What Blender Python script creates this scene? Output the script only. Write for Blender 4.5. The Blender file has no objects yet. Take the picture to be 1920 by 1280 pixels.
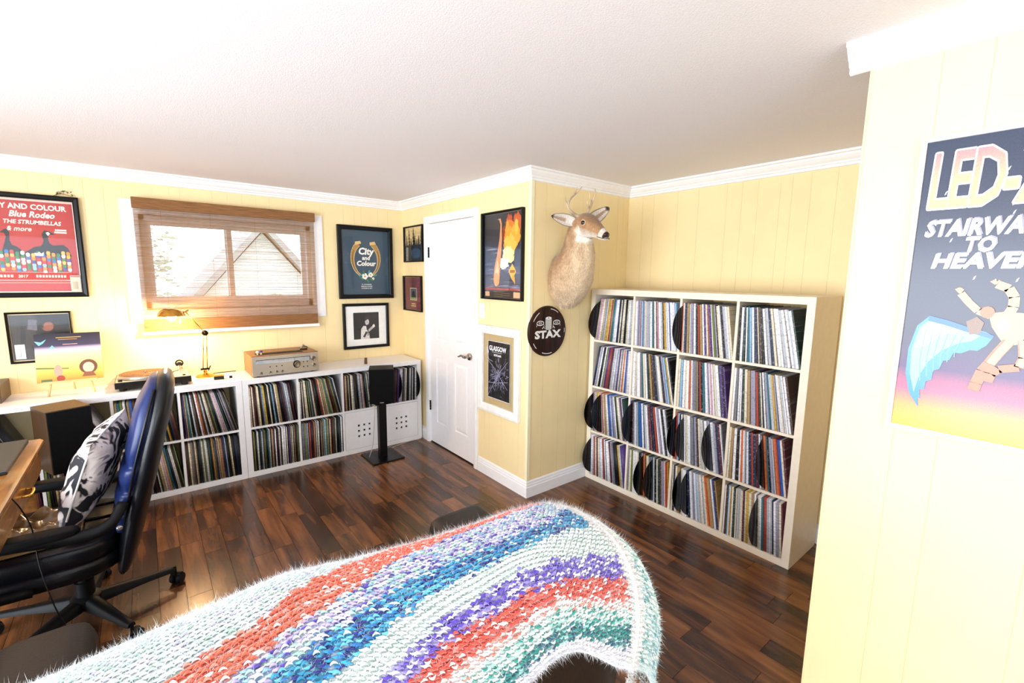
import bpy, bmesh, math, random
import numpy as np
from mathutils import Vector, Matrix
random.seed(7); rng = np.random.default_rng(7)
SC = bpy.context.scene
COL = SC.collection
PI = math.pi

def lin(c):
    return tuple((x / 12.92 if x <= .04045 else ((x + .055) / 1.055) ** 2.4) for x in c)
def rgb(h):
    return tuple(int(h[i:i + 2], 16) / 255 for i in (0, 2, 4))

# ------------------------------------------------------------------ camera
CAM = Vector((-2.0389, -4.2906, 1.572)); YAW, PITCH, ROLL, FPX = .6768, -.1403, .0125, 856.98
fw = Vector((math.sin(YAW) * math.cos(PITCH), math.cos(YAW) * math.cos(PITCH), math.sin(PITCH)))
rt = Vector((math.cos(YAW), -math.sin(YAW), 0)); up = rt.cross(fw)
r2 = rt * math.cos(ROLL) + up * math.sin(ROLL); u2 = up * math.cos(ROLL) - rt * math.sin(ROLL)
cd = bpy.data.cameras.new('camera'); cam = bpy.data.objects.new('camera', cd); COL.objects.link(cam)
cd.sensor_width = 36; cd.lens = FPX * 36 / 1920; cd.clip_start = .05; cd.clip_end = 200
M = Matrix((r2, u2, -fw)).transposed().to_4x4(); M.translation = CAM; cam.matrix_world = M
SC.camera = cam

# ------------------------------------------------------------------ world, lamps, exposure
w = bpy.data.worlds.new('sky'); SC.world = w; w.use_nodes = True
bg = w.node_tree.nodes['Background']; bg.inputs[0].default_value = (*lin((.86, .93, 1)), 1); bg.inputs[1].default_value = 7.0
def area(name, loc, rot, sx, sy, power, color):
    l = bpy.data.lights.new(name, 'AREA'); l.shape = 'RECTANGLE'; l.size = sx; l.size_y = sy; l.energy = power; l.color = color
    o = bpy.data.objects.new(name, l); o.location = loc; o.rotation_euler = rot; COL.objects.link(o); return o
# daylight entering through the patio door in the left wall, and a weak added fill light behind the photographer
area('daylight_left', (-4.22, -3.3, 1.05), (0, math.radians(-90), 0), 1.75, 3.0, 165, (.93, .97, 1))
area('fill_rear', (-2.6, -6.05, 1.5), (math.radians(90), 0, 0), 2.6, 1.5, 10, (.95, .98, 1))
SC.view_settings.view_transform = 'Standard'; SC.view_settings.look = 'None'
SC.view_settings.gamma = 1; SC.view_settings.use_curve_mapping = False
SC.view_settings.exposure = -0.13

# ------------------------------------------------------------------ materials
def nodes(name):
    m = bpy.data.materials.new(name); m.use_nodes = True
    nt = m.node_tree; b = nt.nodes['Principled BSDF']; return m, nt, b
MC = {}
def mat(name, col, rough=.5, metal=0, var=.06, scale=25, bump=0, stretch=None, coat=0, emit=0, obrand=0, trans=0, bscale=None, sub=0, spec=None):
    """procedural material: noise-varied colour, optional noise bump"""
    if name in MC: return MC[name]
    m, nt, b = nodes(name); L = nt.links.new
    if isinstance(col, str): col = rgb(col)
    c = lin(col)
    tc = nt.nodes.new('ShaderNodeTexCoord'); mp = nt.nodes.new('ShaderNodeMapping'); L(tc.outputs['Object'], mp.inputs[0])
    if stretch: mp.inputs['Scale'].default_value = stretch
    n = nt.nodes.new('ShaderNodeTexNoise'); n.inputs['Scale'].default_value = scale; n.inputs['Detail'].default_value = 4; L(mp.outputs[0], n.inputs[0])
    r = nt.nodes.new('ShaderNodeValToRGB'); L(n.outputs[0], r.inputs[0])
    r.color_ramp.elements[0].position = .3; r.color_ramp.elements[1].position = .7
    r.color_ramp.elements[0].color = (*[max(0, x * (1 - var * 2)) for x in c], 1)
    r.color_ramp.elements[1].color = (*[min(1, x * (1 + var * 2)) for x in c], 1)
    out = r.outputs[0]
    if obrand:
        oi = nt.nodes.new('ShaderNodeObjectInfo'); hs = nt.nodes.new('ShaderNodeHueSaturation')
        mr = nt.nodes.new('ShaderNodeMapRange'); mr.inputs[3].default_value = 1 - obrand; mr.inputs[4].default_value = 1 + obrand
        L(oi.outputs['Random'], mr.inputs[0]); L(mr.outputs[0], hs.inputs['Value']); L(out, hs.inputs['Color']); out = hs.outputs[0]
    L(out, b.inputs['Base Color'])
    b.inputs['Roughness'].default_value = rough; b.inputs['Metallic'].default_value = metal
    if spec is None and sum(col) < .35 and not metal: spec = .22
    if spec is not None: b.inputs['Specular IOR Level'].default_value = spec
    if coat: b.inputs['Coat Weight'].default_value = coat
    if trans: b.inputs['Transmission Weight'].default_value = trans
    if sub: b.inputs['Sheen Weight'].default_value = sub
    if emit:
        b.inputs['Emission Color'].default_value = (*c, 1); b.inputs['Emission Strength'].default_value = emit
    if bump:
        bn = nt.nodes.new('ShaderNodeBump'); bn.inputs['Strength'].default_value = bump; bn.inputs['Distance'].default_value = .003
        if bscale:
            n2 = nt.nodes.new('ShaderNodeTexNoise'); n2.inputs['Scale'].default_value = bscale; n2.inputs['Detail'].default_value = 3
            L(mp.outputs[0], n2.inputs[0]); L(n2.outputs[0], bn.inputs['Height'])
        else: L(n.outputs[0], bn.inputs['Height'])
        L(bn.outputs[0], b.inputs['Normal'])
    MC[name] = m; return m

def attr_mat(name, rough=.5, noise=0, nscale=60, bump=0, coat=0, sheen=0, stretch=None, contrast=None, spec=.5):
    """flat print / spun yarn / fur: colour from the mesh's own Col attribute, broken by fine noise"""
    if name in MC: return MC[name]
    m, nt, b = nodes(name); L = nt.links.new
    a = nt.nodes.new('ShaderNodeAttribute'); a.attribute_name = 'Col'; out = a.outputs['Color']
    if noise or bump:
        tc = nt.nodes.new('ShaderNodeTexCoord'); mp = nt.nodes.new('ShaderNodeMapping'); L(tc.outputs['Object'], mp.inputs[0])
        if stretch: mp.inputs['Scale'].default_value = stretch
        n = nt.nodes.new('ShaderNodeTexNoise'); n.inputs['Scale'].default_value = nscale; n.inputs['Detail'].default_value = 4; L(mp.outputs[0], n.inputs[0])
        mr = nt.nodes.new('ShaderNodeMapRange'); mr.inputs[1].default_value = .3; mr.inputs[2].default_value = .7
        mr.inputs[3].default_value = 1 - noise; mr.inputs[4].default_value = 1 + noise; L(n.outputs[0], mr.inputs[0])
        hs = nt.nodes.new('ShaderNodeHueSaturation'); L(mr.outputs[0], hs.inputs['Value']); L(out, hs.inputs['Color']); out = hs.outputs[0]
        if bump:
            bn = nt.nodes.new('ShaderNodeBump'); bn.inputs['Strength'].default_value = bump; bn.inputs['Distance'].default_value = .004
            L(n.outputs[0], bn.inputs['Height']); L(bn.outputs[0], b.inputs['Normal'])
    L(out, b.inputs['Base Color']); b.inputs['Roughness'].default_value = rough
    b.inputs['Specular IOR Level'].default_value = spec
    if coat: b.inputs['Coat Weight'].default_value = coat
    if sheen: b.inputs['Sheen Weight'].default_value = sheen
    MC[name] = m; return m

def floor_mat():
    m, nt, b = nodes('walnut_laminate'); L = nt.links.new
    tc = nt.nodes.new('ShaderNodeTexCoord'); oi = nt.nodes.new('ShaderNodeObjectInfo')
    add = nt.nodes.new('ShaderNodeVectorMath'); add.operation = 'ADD'; sc = nt.nodes.new('ShaderNodeVectorMath'); sc.operation = 'SCALE'
    cmb = nt.nodes.new('ShaderNodeCombineXYZ')
    for i in range(3): L(oi.outputs['Random'], cmb.inputs[i])
    L(cmb.outputs[0], sc.inputs[0]); sc.inputs['Scale'].default_value = 37; L(tc.outputs['Object'], add.inputs[0]); L(sc.outputs[0], add.inputs[1])
    mp = nt.nodes.new('ShaderNodeMapping'); mp.inputs['Scale'].default_value = (13, 1.5, 1); L(add.outputs[0], mp.inputs[0])
    n = nt.nodes.new('ShaderNodeTexNoise'); n.inputs['Scale'].default_value = 1.3; n.inputs['Detail'].default_value = 7; n.inputs['Roughness'].default_value = .55; n.inputs['Distortion'].default_value = .5
    L(mp.outputs[0], n.inputs[0])
    mr = nt.nodes.new('ShaderNodeMapRange'); mr.inputs[3].default_value = -.12; mr.inputs[4].default_value = .12; L(oi.outputs['Random'], mr.inputs[0])
    s = nt.nodes.new('ShaderNodeMath'); s.operation = 'ADD'; L(n.outputs[0], s.inputs[0]); L(mr.outputs[0], s.inputs[1])
    r = nt.nodes.new('ShaderNodeValToRGB'); L(s.outputs[0], r.inputs[0]); cr = r.color_ramp
    cr.elements[0].position = .25; cr.elements[0].color = (*lin(rgb('2a1a11')), 1)
    cr.elements[1].position = .8; cr.elements[1].color = (*lin(rgb('935e35')), 1)
    e = cr.elements.new(.43); e.color = (*lin(rgb('4a2e1d')), 1); e = cr.elements.new(.58); e.color = (*lin(rgb('6e4426')), 1)
    L(r.outputs[0], b.inputs['Base Color']); b.inputs['Roughness'].default_value = .24; b.inputs['Specular IOR Level'].default_value = .65
    bn = nt.nodes.new('ShaderNodeBump'); bn.inputs['Strength'].default_value = .12; bn.inputs['Distance'].default_value = .002
    L(n.outputs[0], bn.inputs['Height']); L(bn.outputs[0], b.inputs['Normal']); return m

# ------------------------------------------------------------------ mesh helpers
def bm_(): return bmesh.new()
def box(bm, x0, x1, y0, y1, z0, z1, bev=0):
    if x0 > x1: x0, x1 = x1, x0
    if y0 > y1: y0, y1 = y1, y0
    if z0 > z1: z0, z1 = z1, z0
    if bev:
        t = bmesh.new(); box(t, x0, x1, y0, y1, z0, z1)
        bmesh.ops.bevel(t, geom=t.edges[:], offset=bev, segments=2, affect='EDGES', profile=.6)
        join(bm, t); return
    v = [bm.verts.new(p) for p in ((x0, y0, z0), (x1, y0, z0), (x1, y1, z0), (x0, y1, z0), (x0, y0, z1), (x1, y0, z1), (x1, y1, z1), (x0, y1, z1))]
    for f in ((3, 2, 1, 0), (4, 5, 6, 7), (0, 1, 5, 4), (1, 2, 6, 5), (2, 3, 7, 6), (3, 0, 4, 7)): bm.faces.new([v[i] for i in f])
def join(bm, t):
    mp = {v: bm.verts.new(v.co) for v in t.verts}
    for f in t.faces:
        try: bm.faces.new([mp[v] for v in f.verts])
        except ValueError: pass
    t.free()
def frame_of(d):
    d = Vector(d).normalized(); a = Vector((0, 0, 1)) if abs(d.z) < .9 else Vector((1, 0, 0))
    x = d.cross(a).normalized(); return x, d.cross(x).normalized()
def loft(bm, rings, cap=True, close=True):
    R = [[bm.verts.new(p) for p in r] for r in rings]; n = len(R[0])
    for a, b in zip(R[:-1], R[1:]):
        for i in range(n if close else n - 1):
            j = (i + 1) % n; bm.faces.new((a[i], a[j], b[j], b[i]))
    if cap and close:
        bm.faces.new(R[0][::-1]); bm.faces.new(R[-1])
def tube(bm, pts, r, n=10, cap=True, flat=1):
    """swept round bar; r is one radius or a list"""
    pts = [Vector(p) for p in pts]; rr = r if isinstance(r, (list, tuple)) else [r] * len(pts)
    rings = []; px = None
    for i, p in enumerate(pts):
        d = (pts[min(i + 1, len(pts) - 1)] - pts[max(i - 1, 0)]).normalized()
        if px is None: x, y = frame_of(d)
        else:
            x = (px - d * px.dot(d)).normalized(); y = d.cross(x)
        px = x
        rings.append([p + (x * math.cos(2 * PI * k / n) + y * flat * math.sin(2 * PI * k / n)) * rr[i] for k in range(n)])
    loft(bm, rings, cap)
def curve(pts, k=6):
    """Catmull-Rom through pts"""
    P = [Vector(p) for p in pts]; P = [P[0] * 2 - P[1]] + P + [P[-1] * 2 - P[-2]]; out = []
    for i in range(1, len(P) - 2):
        for j in range(k):
            t = j / k; a, b, c, d = P[i - 1:i + 3]
            out.append(.5 * ((2 * b) + (c - a) * t + (2 * a - 5 * b + 4 * c - d) * t * t + (3 * b - a - 3 * c + d) * t ** 3))
    out.append(P[-2]); return out
def lathe(bm, prof, c=(0, 0, 0), n=32, axis='z', cap=True):
    """prof: (radius, height) pairs; axis z/x/y"""
    rings = []
    for r, h in prof:
        ring = []
        for k in range(n):
            a = 2 * PI * k / n; u, v = r * math.cos(a), r * math.sin(a)
            p = {'z': (u, v, h), 'y': (u, h, v), 'x': (h, u, v)}[axis]
            ring.append((p[0] + c[0], p[1] + c[1], p[2] + c[2]))
        rings.append(ring)
    loft(bm, rings, cap)
def prism(bm, pts, y0, y1):
    """polygon in xz extruded along y"""
    a = [bm.verts.new((x, y0, z)) for x, z in pts]; b = [bm.verts.new((x, y1, z)) for x, z in pts]; n = len(pts)
    for i in range(n):
        j = (i + 1) % n; bm.faces.new((a[i], a[j], b[j], b[i]))
    bm.faces.new(a[::-1]); bm.faces.new(b)
def sring(c, rx, ry, n=20, e=2.6):
    """superellipse ring in xy at height c.z"""
    out = []
    for k in range(n):
        a = 2 * PI * k / n; ca, sa = math.cos(a), math.sin(a)
        out.append((c[0] + rx * abs(ca) ** (2 / e) * (1 if ca > 0 else -1), c[1] + ry * abs(sa) ** (2 / e) * (1 if sa > 0 else -1), c[2]))
    return out
def obj(name, bm, m, parent=None, smooth=None, loc=None, rotz=None, sub=0):
    me = bpy.data.meshes.new(name)
    bmesh.ops.recalc_face_normals(bm, faces=bm.faces[:]); bm.to_mesh(me); bm.free()
    for k in (m if isinstance(m, list) else [m]): me.materials.append(k)
    o = bpy.data.objects.new(name, me); COL.objects.link(o)
    if parent: o.parent = parent
    if loc: o.location = loc
    if rotz is not None: o.rotation_euler = (0, 0, rotz)
    if smooth:
        me.polygons.foreach_set('use_smooth', [True] * len(me.polygons))
        if smooth is not True: me.set_sharp_from_angle(angle=math.radians(smooth))
    if sub:
        md = o.modifiers.new('s', 'SUBSURF'); md.levels = md.render_levels = sub
    return o
def npmesh(name, V, F, m, parent=None, C=None, smooth=False, loc=None):
    """mesh from numpy arrays; F (n,3) or (n,4); C per-vertex linear rgb"""
    me = bpy.data.meshes.new(name); V = np.asarray(V, np.float32); F = np.asarray(F, np.int32); k = F.shape[1]
    me.vertices.add(len(V)); me.vertices.foreach_set('co', V.ravel()); me.loops.add(F.size); me.loops.foreach_set('vertex_index', F.ravel())
    me.polygons.add(len(F)); me.polygons.foreach_set('loop_start', np.arange(0, F.size, k, dtype=np.int32))
    me.update(calc_edges=True); me.validate()
    if C is not None:
        a = me.color_attributes.new('Col', 'FLOAT_COLOR', 'POINT'); a.data.foreach_set('color', np.c_[C, np.ones(len(C))].astype(np.float32).ravel())
    if smooth: me.polygons.foreach_set('use_smooth', [True] * len(me.polygons))
    me.materials.append(m); o = bpy.data.objects.new(name, me); COL.objects.link(o)
    if parent: o.parent = parent
    if loc: o.location = loc
    return o
def thing(name, label, cat, loc=(0, 0, 0), rotz=0, group=None):
    o = bpy.data.objects.new(name, None); COL.objects.link(o); o.location = loc; o.rotation_euler = (0, 0, rotz); o.empty_display_size = .05
    o['label'] = label; o['category'] = cat
    if group: o['group'] = group
    return o
def tag(o, label, cat, group=None, kind=None):
    o['label'] = label; o['category'] = cat
    if group: o['group'] = group
    if kind: o['kind'] = kind
    return o
def struct(o, label, cat):
    o['kind'] = 'structure'; o['label'] = label; o['category'] = cat; return o

# ------------------------------------------------------------------ 2-D painter for flat prints
def text2d(s, size, bold=0.0, shear=0, align='LEFT', spacing=1):
    cu = bpy.data.curves.new('t', 'FONT'); cu.body = s; cu.size = size; cu.offset = bold * size; cu.shear = shear; cu.align_x = align
    cu.space_character = spacing; cu.resolution_u = 2
    o = bpy.data.objects.new('t', cu); COL.objects.link(o); me = o.to_mesh(); me.calc_loop_triangles()
    V = [(v.co.x, v.co.y) for v in me.vertices]; T = [tuple(t.vertices) for t in me.loop_triangles]
    o.to_mesh_clear(); bpy.data.objects.remove(o); bpy.data.curves.remove(cu); return V, T
class Print:
    def __init__(s, w, h, base): s.w, s.h, s.V, s.F, s.C, s.k = w, h, [], [], [], 0; s.rect(0, 0, w, h, base)
    def add(s, V, T, C):
        s.k += 1; o = len(s.V); y = -s.k * .00006
        for i, (x, z) in enumerate(V): s.V.append((min(max(x, 0), s.w), y, min(max(z, 0), s.h))); s.C.append(lin(rgb(C)) if isinstance(C, str) else C[i])
        s.F += [(o + a, o + b, o + c) for a, b, c in T]
    def poly(s, pts, col):
        from mathutils.geometry import tessellate_polygon
        s.add(pts, tessellate_polygon([[Vector((x, z, 0)) for x, z in pts]]), col)
    def rect(s, x, z, w, h, col): s.poly([(x, z), (x + w, z), (x + w, z + h), (x, z + h)], col)
    def grad(s, x, z, w, h, stops):
        for (a, ca), (b, cb) in zip(stops[:-1], stops[1:]):
            A, B = lin(rgb(ca)), lin(rgb(cb)); V = [(x, z + a * h), (x + w, z + a * h), (x + w, z + b * h), (x, z + b * h)]; s.add(V, [(0, 1, 2), (0, 2, 3)], [A, A, B, B]); s.k -= 1
        s.k += 1
    def ell(s, cx, cz, rx, rz, col, n=18, rot=0): s.poly([(cx + rx * math.cos(a) * math.cos(rot) - rz * math.sin(a) * math.sin(rot), cz + rx * math.cos(a) * math.sin(rot) + rz * math.sin(a) * math.cos(rot)) for a in [2 * PI * i / n for i in range(n)]], col)
    def line(s, pts, wd, col):
        for (a, b), (c, d) in zip(pts[:-1], pts[1:]):
            l = math.hypot(c - a, d - b) or 1; nx, nz = -(d - b) / l * wd / 2, (c - a) / l * wd / 2
            s.add([(a + nx, b + nz), (a - nx, b - nz), (c - nx, d - nz), (c + nx, d + nz)], [(0, 1, 2), (0, 2, 3)], col); s.k -= 1
        s.k += 1
    def arc(s, cx, cz, rx, rz, a0, a1, wd, col, n=16): s.line([(cx + rx * math.cos(a0 + (a1 - a0) * i / n), cz + rz * math.sin(a0 + (a1 - a0) * i / n)) for i in range(n + 1)], wd, col)
    def text(s, t, x, z, size, col, fit=0, **k):
        V, T = text2d(t, size, **k)
        if fit: a0 = min(a for a, b in V); f_ = fit / (max(a for a, b in V) - a0); V = [((a - a0) * f_ - (fit / 2 if k.get('align') == 'CENTER' else 0), b) for a, b in V]
        s.add([(a + x, b + z) for a, b in V], T, col)
    def build(s, parent, m, name='print', off=(0, 0, 0)):
        o = npmesh(name, s.V, s.F, m, parent, np.array(s.C)); o.location = off; return o

PRINT = attr_mat('printed_paper', .45); PHOTO = attr_mat('photo_print', .4, noise=.25, nscale=45)
BLACKFR = mat('black_frame_wood', '0b0a0a', .35, var=.2); WHITEFR = mat('white_frame_wood', 'f0eeea', .4, var=.03)
def glass_mat():
    m, nt, b = nodes('clear_glass'); nt.nodes.remove(b); o = nt.nodes['Material Output']
    t = nt.nodes.new('ShaderNodeBsdfTransparent'); g = nt.nodes.new('ShaderNodeBsdfGlossy'); g.inputs['Roughness'].default_value = .03
    f0 = nt.nodes.new('ShaderNodeFresnel'); f0.inputs[0].default_value = 1.35; ge = nt.nodes.new('ShaderNodeNewGeometry'); iv = nt.nodes.new('ShaderNodeMath'); iv.operation = 'SUBTRACT'; iv.inputs[0].default_value = 1; nt.links.new(ge.outputs['Backfacing'], iv.inputs[1])
    f = nt.nodes.new('ShaderNodeMath'); f.operation = 'MULTIPLY'; nt.links.new(f0.outputs[0], f.inputs[0]); nt.links.new(iv.outputs[0], f.inputs[1]); x = nt.nodes.new('ShaderNodeMixShader')
    n = nt.nodes.new('ShaderNodeTexNoise'); n.inputs['Scale'].default_value = 3; bu = nt.nodes.new('ShaderNodeBump'); bu.inputs['Strength'].default_value = .02
    nt.links.new(n.outputs[0], bu.inputs['Height']); nt.links.new(bu.outputs[0], g.inputs['Normal'])
    nt.links.new(f.outputs[0], x.inputs[0]); nt.links.new(t.outputs[0], x.inputs[1]); nt.links.new(g.outputs[0], x.inputs[2]); nt.links.new(x.outputs[0], o.inputs[0]); return m
GLASS = glass_mat()
def framed(name, label, loc, rotz, w, h, b, pr, fm=BLACKFR, d=.022, glass=True, pm=PRINT, cat='picture', matb=None):
    """wall frame; local x to the right, z up, front faces -y; loc = lower left corner on the wall"""
    t = thing(name, label, cat, loc, rotz); bm = bm_()
    o, i = [(0, 0), (w, 0), (w, h), (0, h)], [(b, b), (w - b, b), (w - b, h - b), (b, h - b)]
    prof = [(0, -.001), (0, -d), (.25, -d * 1.1), (.8, -d * .95), (1, -d * .75), (1, -.001)]
    V = [[bm.verts.new((o[k][0] + (i[k][0] - o[k][0]) * a, y, o[k][1] + (i[k][1] - o[k][1]) * a)) for a, y in prof] for k in range(4)]
    for k in range(4):
        A, B = V[k], V[(k + 1) % 4]
        for j in range(len(prof)): jj = (j + 1) % len(prof); bm.faces.new((A[j], A[jj], B[jj], B[j]))
    obj('frame', bm, fm, t)
    if pr: pr.build(t, pm, off=((w - pr.w) / 2, -.004, (h - pr.h) / 2))
    if matb:
        bm = bm_(); mw, mh = (w - 2 * b - matb[0]) / 2, (h - 2 * b - matb[1]) / 2
        box(bm, b, w - b, -.006, -.0045, b, b + mh); box(bm, b, w - b, -.006, -.0045, h - b - mh, h - b)
        box(bm, b, b + mw, -.006, -.0045, b + mh, h - b - mh); box(bm, w - b - mw, w - b, -.006, -.0045, b + mh, h - b - mh)
        obj('mount_board', bm, mat('mount_board', 'f2f0ec', .8, var=.02), t)
    if glass:
        bm = bm_(); box(bm, b * .9, w - b * .9, -.0105, -.0095, b * .9, h - b * .9); obj('glass', bm, GLASS, t)
    return t
# ------------------------------------------------------------------ room shell
E_, D_, H_, X4, Y4 = 1.0265, 1.9407, 2.276, -.283, -3.813
YEL = mat('yellow_wall_paint', 'f4dda8', .55, var=.015, scale=6, bump=.05)
WHT = mat('white_trim_paint', 'f4f2f2', .4, var=.01); CEIL = mat('ceiling_texture_paint', 'e9e4e6', .9, var=.015, scale=220, bump=.35)
DOORW = mat('white_door_paint', 'f6f3f4', .35, var=.008)
bm = bm_(); box(bm, -4.4, 1.2, -6.3, .15, -.12, -.012)
fl = struct(obj('floor', bm, mat('floor_underlay', '1a110c', .8)), 'dark brown laminate plank floor of the room', 'floor')
FM = floor_mat(); PM_ = {}
rf = random.Random(3)
x = -4.3
while x < 1.03:
    wd = .105; y = -6.2 - rf.random() * .6
    while y < .0:
        ln = rf.choice((.3, .42, .55, .7, .9)); y1 = min(y + ln, .0); y0 = max(y, -6.2)
        x1 = min(x + wd, 1.03)
        hidden = (x > X4 + .1 and y1 < Y4) or y1 < -5.2
        if y1 - y0 > .03 and not hidden:
            key = (round(y1 - y0, 3), round(x1 - x, 3))
            if key not in PM_:
                b = bm_(); g = .0009; box(b, g, x1 - x - g, g, y1 - y0 - g, -.012, 0)
                o = obj('plank', b, FM, fl); PM_[key] = o.data
            else: o = bpy.data.objects.new('plank', PM_[key]); COL.objects.link(o); o.parent = fl
            o.location = (x, y0, 0)
        elif y1 - y0 > .03 and y1 < -5.2: pass
        y += ln
    x += wd
bm = bm_(); box(bm, -4.4, 1.2, -6.3, .15, H_, H_ + .1)
struct(obj('ceiling', bm, CEIL), 'white textured flat ceiling', 'ceiling')

def wall(name, label, A, B, z0=0, z1=H_, holes=(), panels=True, seed=1, thick=.1, m=YEL):
    A, B = Vector((*A, 0)), Vector((*B, 0)); Ln = (B - A).length; rz = math.atan2(B.y - A.y, B.x - A.x)
    def pieces(bm, s0, s1, ya, yb):
        cuts = [(max(h[0], s0), min(h[1], s1), h[2], h[3]) for h in holes if h[0] < s1 and h[1] > s0]
        if not cuts: box(bm, s0, s1, ya, yb, z0, z1); return
        c = cuts[0]
        if c[0] > s0 + 1e-4: box(bm, s0, c[0], ya, yb, z0, z1)
        if c[1] < s1 - 1e-4: pieces(bm, c[1], s1, ya, yb)
        if c[2] > z0 + 1e-4: box(bm, c[0], c[1], ya, yb, z0, c[2])
        if c[3] < z1 - 1e-4: box(bm, c[0], c[1], ya, yb, c[3], z1)
    bm = bm_(); pieces(bm, 0, Ln, .002 if panels else 0, thick)
    wl = struct(obj(name, bm, m, loc=A, rotz=rz), label, 'wall')
    if panels:
        r = random.Random(seed); s = 0
        while s < Ln - 1e-3:
            e = min(s + r.choice((.065, .1, .1, .13, .16, .2)), Ln)
            if Ln - e < .03: e = Ln
            bm = bm_(); pieces(bm, s + (.0007 if s else 0), e - (.0007 if e < Ln else 0), 0, .002); obj('panel', bm, m, wl); s = e
    return wl
WX0, WX1, WZ0, WZ1 = -2.03, -.865, 1.30, 1.985          # window opening
wall('wall_back', 'yellow panelled wall with the blind-covered window', (-4.3, 0), (0, 0), holes=[(WX0 + 4.3, WX1 + 4.3, WZ0, WZ1)], seed=4, thick=.14)
wall('wall_door', 'yellow panelled wall holding the white six-panel door', (0, 0), (0, -D_ + .008), holes=[(.525, 1.27, 0, 2.035)], seed=2)
wall('wall_alcove', 'yellow panelled wall behind the mounted deer head', (.004, -D_), (E_, -D_), seed=9)
wall('wall_shelf', 'yellow panelled wall behind the big cream record shelf', (E_, -D_), (E_, -6.2), seed=12)
wall('wall_poster', 'near yellow wall on the right carrying the winged figure poster', (X4, Y4), (X4, -6.2), seed=5, thick=.12)
wall('wall_return', 'hidden end of the near right wall', (E_ + .05, Y4 - .12), (X4 + .12, Y4 - .12), panels=False, thick=.001)
wall('wall_left', 'yellow left wall with the patio door opening', (-4.3, -6.2), (-4.3, 0), panels=False, holes=[(1.3, 4.5, .1, 2.1)])
wall('wall_front', 'yellow wall behind the photographer', (X4, -6.2), (-4.3, -6.2), panels=False, holes=[(1.0, 3.7, .7, 2.1)])

def sweep(name, label, cat, P, prof, m=WHT, ends=(True, True), c0=None, c1=None):
    """moulding on the right-hand side of the path from P[0] to P[1]; c0/c1 = the neighbouring directions for the mitres"""
    a, b = Vector(P[0]), Vector(P[1]); d = (b - a).normalized(); nrm = Vector((d.y, -d.x))
    def mit(p, o, q):
        if o is None: return nrm
        n2 = Vector((o[1], -o[0])); t = (nrm + n2); return t / (1 + nrm.dot(n2))
    m0, m1 = mit(a, c0, 0), mit(b, c1, 1); bm = bm_()
    loft(bm, [[(a.x + m0.x * u, a.y + m0.y * u, z) for u, z in prof], [(b.x + m1.x * u, b.y + m1.y * u, z) for u, z in prof]])
    o = obj(name, bm, m); return struct(o, label, cat)
CR = [(0, H_), (.062, H_), (.062, H_ - .012), (.05, H_ - .016), (.046, H_ - .026), (.034, H_ - .04), (.022, H_ - .05), (.02, H_ - .058), (.012, H_ - .062), (.01, H_ - .075), (0, H_ - .078)]
BB = [(0, 0), (.015, 0), (.015, .075), (.012, .082), (.012, .092), (.009, .098), (.008, .112), (.003, .12), (0, .12)]
S_, E2, N_ = (0, -1), (1, 0), (0, 1)
sweep('trim_1', 'white crown moulding above the window wall', 'moulding', [(-4.3, 0), (0, 0)], CR, c1=S_)
sweep('trim_2', 'white crown moulding above the white door', 'moulding', [(0, 0), (0, -D_)], CR, c0=E2, c1=E2)
sweep('trim_3', 'white crown moulding above the deer head', 'moulding', [(0, -D_), (E_, -D_)], CR, c0=S_, c1=S_)
sweep('trim_4', 'white crown moulding above the big record shelf', 'moulding', [(E_, -D_), (E_, Y4 - .12)], CR, c0=E2)
sweep('trim_5', 'white crown moulding on the near right wall with sawn end', 'moulding', [(X4, Y4 + .055), (X4, -6.2)], CR)
sweep('baseboard_door', 'short white baseboard between door casing and wall corner', 'baseboard', [(0, -1.335), (0, -D_)], BB, c1=E2)
sweep('baseboard_corner', 'short white baseboard between white unit and door', 'baseboard', [(0, 0), (0, -.465)], BB)
sweep('baseboard_alcove', 'white baseboard under the round plaque', 'baseboard', [(0, -D_), (E_, -D_)], BB, c0=S_, c1=S_)
sweep('baseboard_shelf', 'white baseboard beside the big record shelf', 'baseboard', [(E_, -D_), (E_, Y4 - .1)], BB, c0=E2)
sweep('baseboard_poster', 'white baseboard of the near right wall', 'baseboard', [(X4, -4.4), (X4, -6.2)], BB)
bm = bm_(); box(bm, X4 - .004, X4 + .12, Y4 - .002, Y4 + .003, 0, H_)
struct(obj('trim_6', bm, YEL), 'yellow corner strip on the end of the near right wall', 'moulding')
bm = bm_(); box(bm, -.004, .022, -D_ - .004, -D_ + .02, .12, H_ - .07)
struct(obj('trim_7', bm, mat('pale_corner_bead', 'f7ebc4', .5, var=.01)), 'pale corner bead on the outside corner by the deer', 'moulding')

# door 1: six-panel
dr = thing('door_1', 'white six-panel door with chrome lever handle', 'door', (0, -.5300, 0), -PI / 2); dr['kind'] = 'structure'
W, Hd = .7355, 2.03; bm = bm_()
xs = [(0, .105), (.31, .425), (.63, W)]; zs = [(.012, .22), (.83, 1.0), (1.6, 1.7), (1.92, Hd)]
box(bm, 0, W, .018, .045, .012, Hd)
for a, b in xs: box(bm, a, b, .008, .018, .012, Hd)
for a, b in zs:
    for c, d in ((.105, .31), (.425, .63)): box(bm, c, d, .008, .018, a, b)
obj('door_leaf', bm, DOORW, dr)
for c, d in ((.105, .31), (.425, .63)):
    for a, b in ((.22, .83), (1.0, 1.6), (1.7, 1.92)):
        bm = bm_(); g = .004; r0 = [(c + g, .0179, a + g), (d - g, .0179, a + g), (d - g, .0179, b - g), (c + g, .0179, b - g)]
        g = .03; r1 = [(c + g, .0105, a + g), (d - g, .0105, a + g), (d - g, .0105, b - g), (c + g, .0105, b - g)]
        loft(bm, [r0, r1]); obj('door_panel', bm, DOORW, dr)
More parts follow.
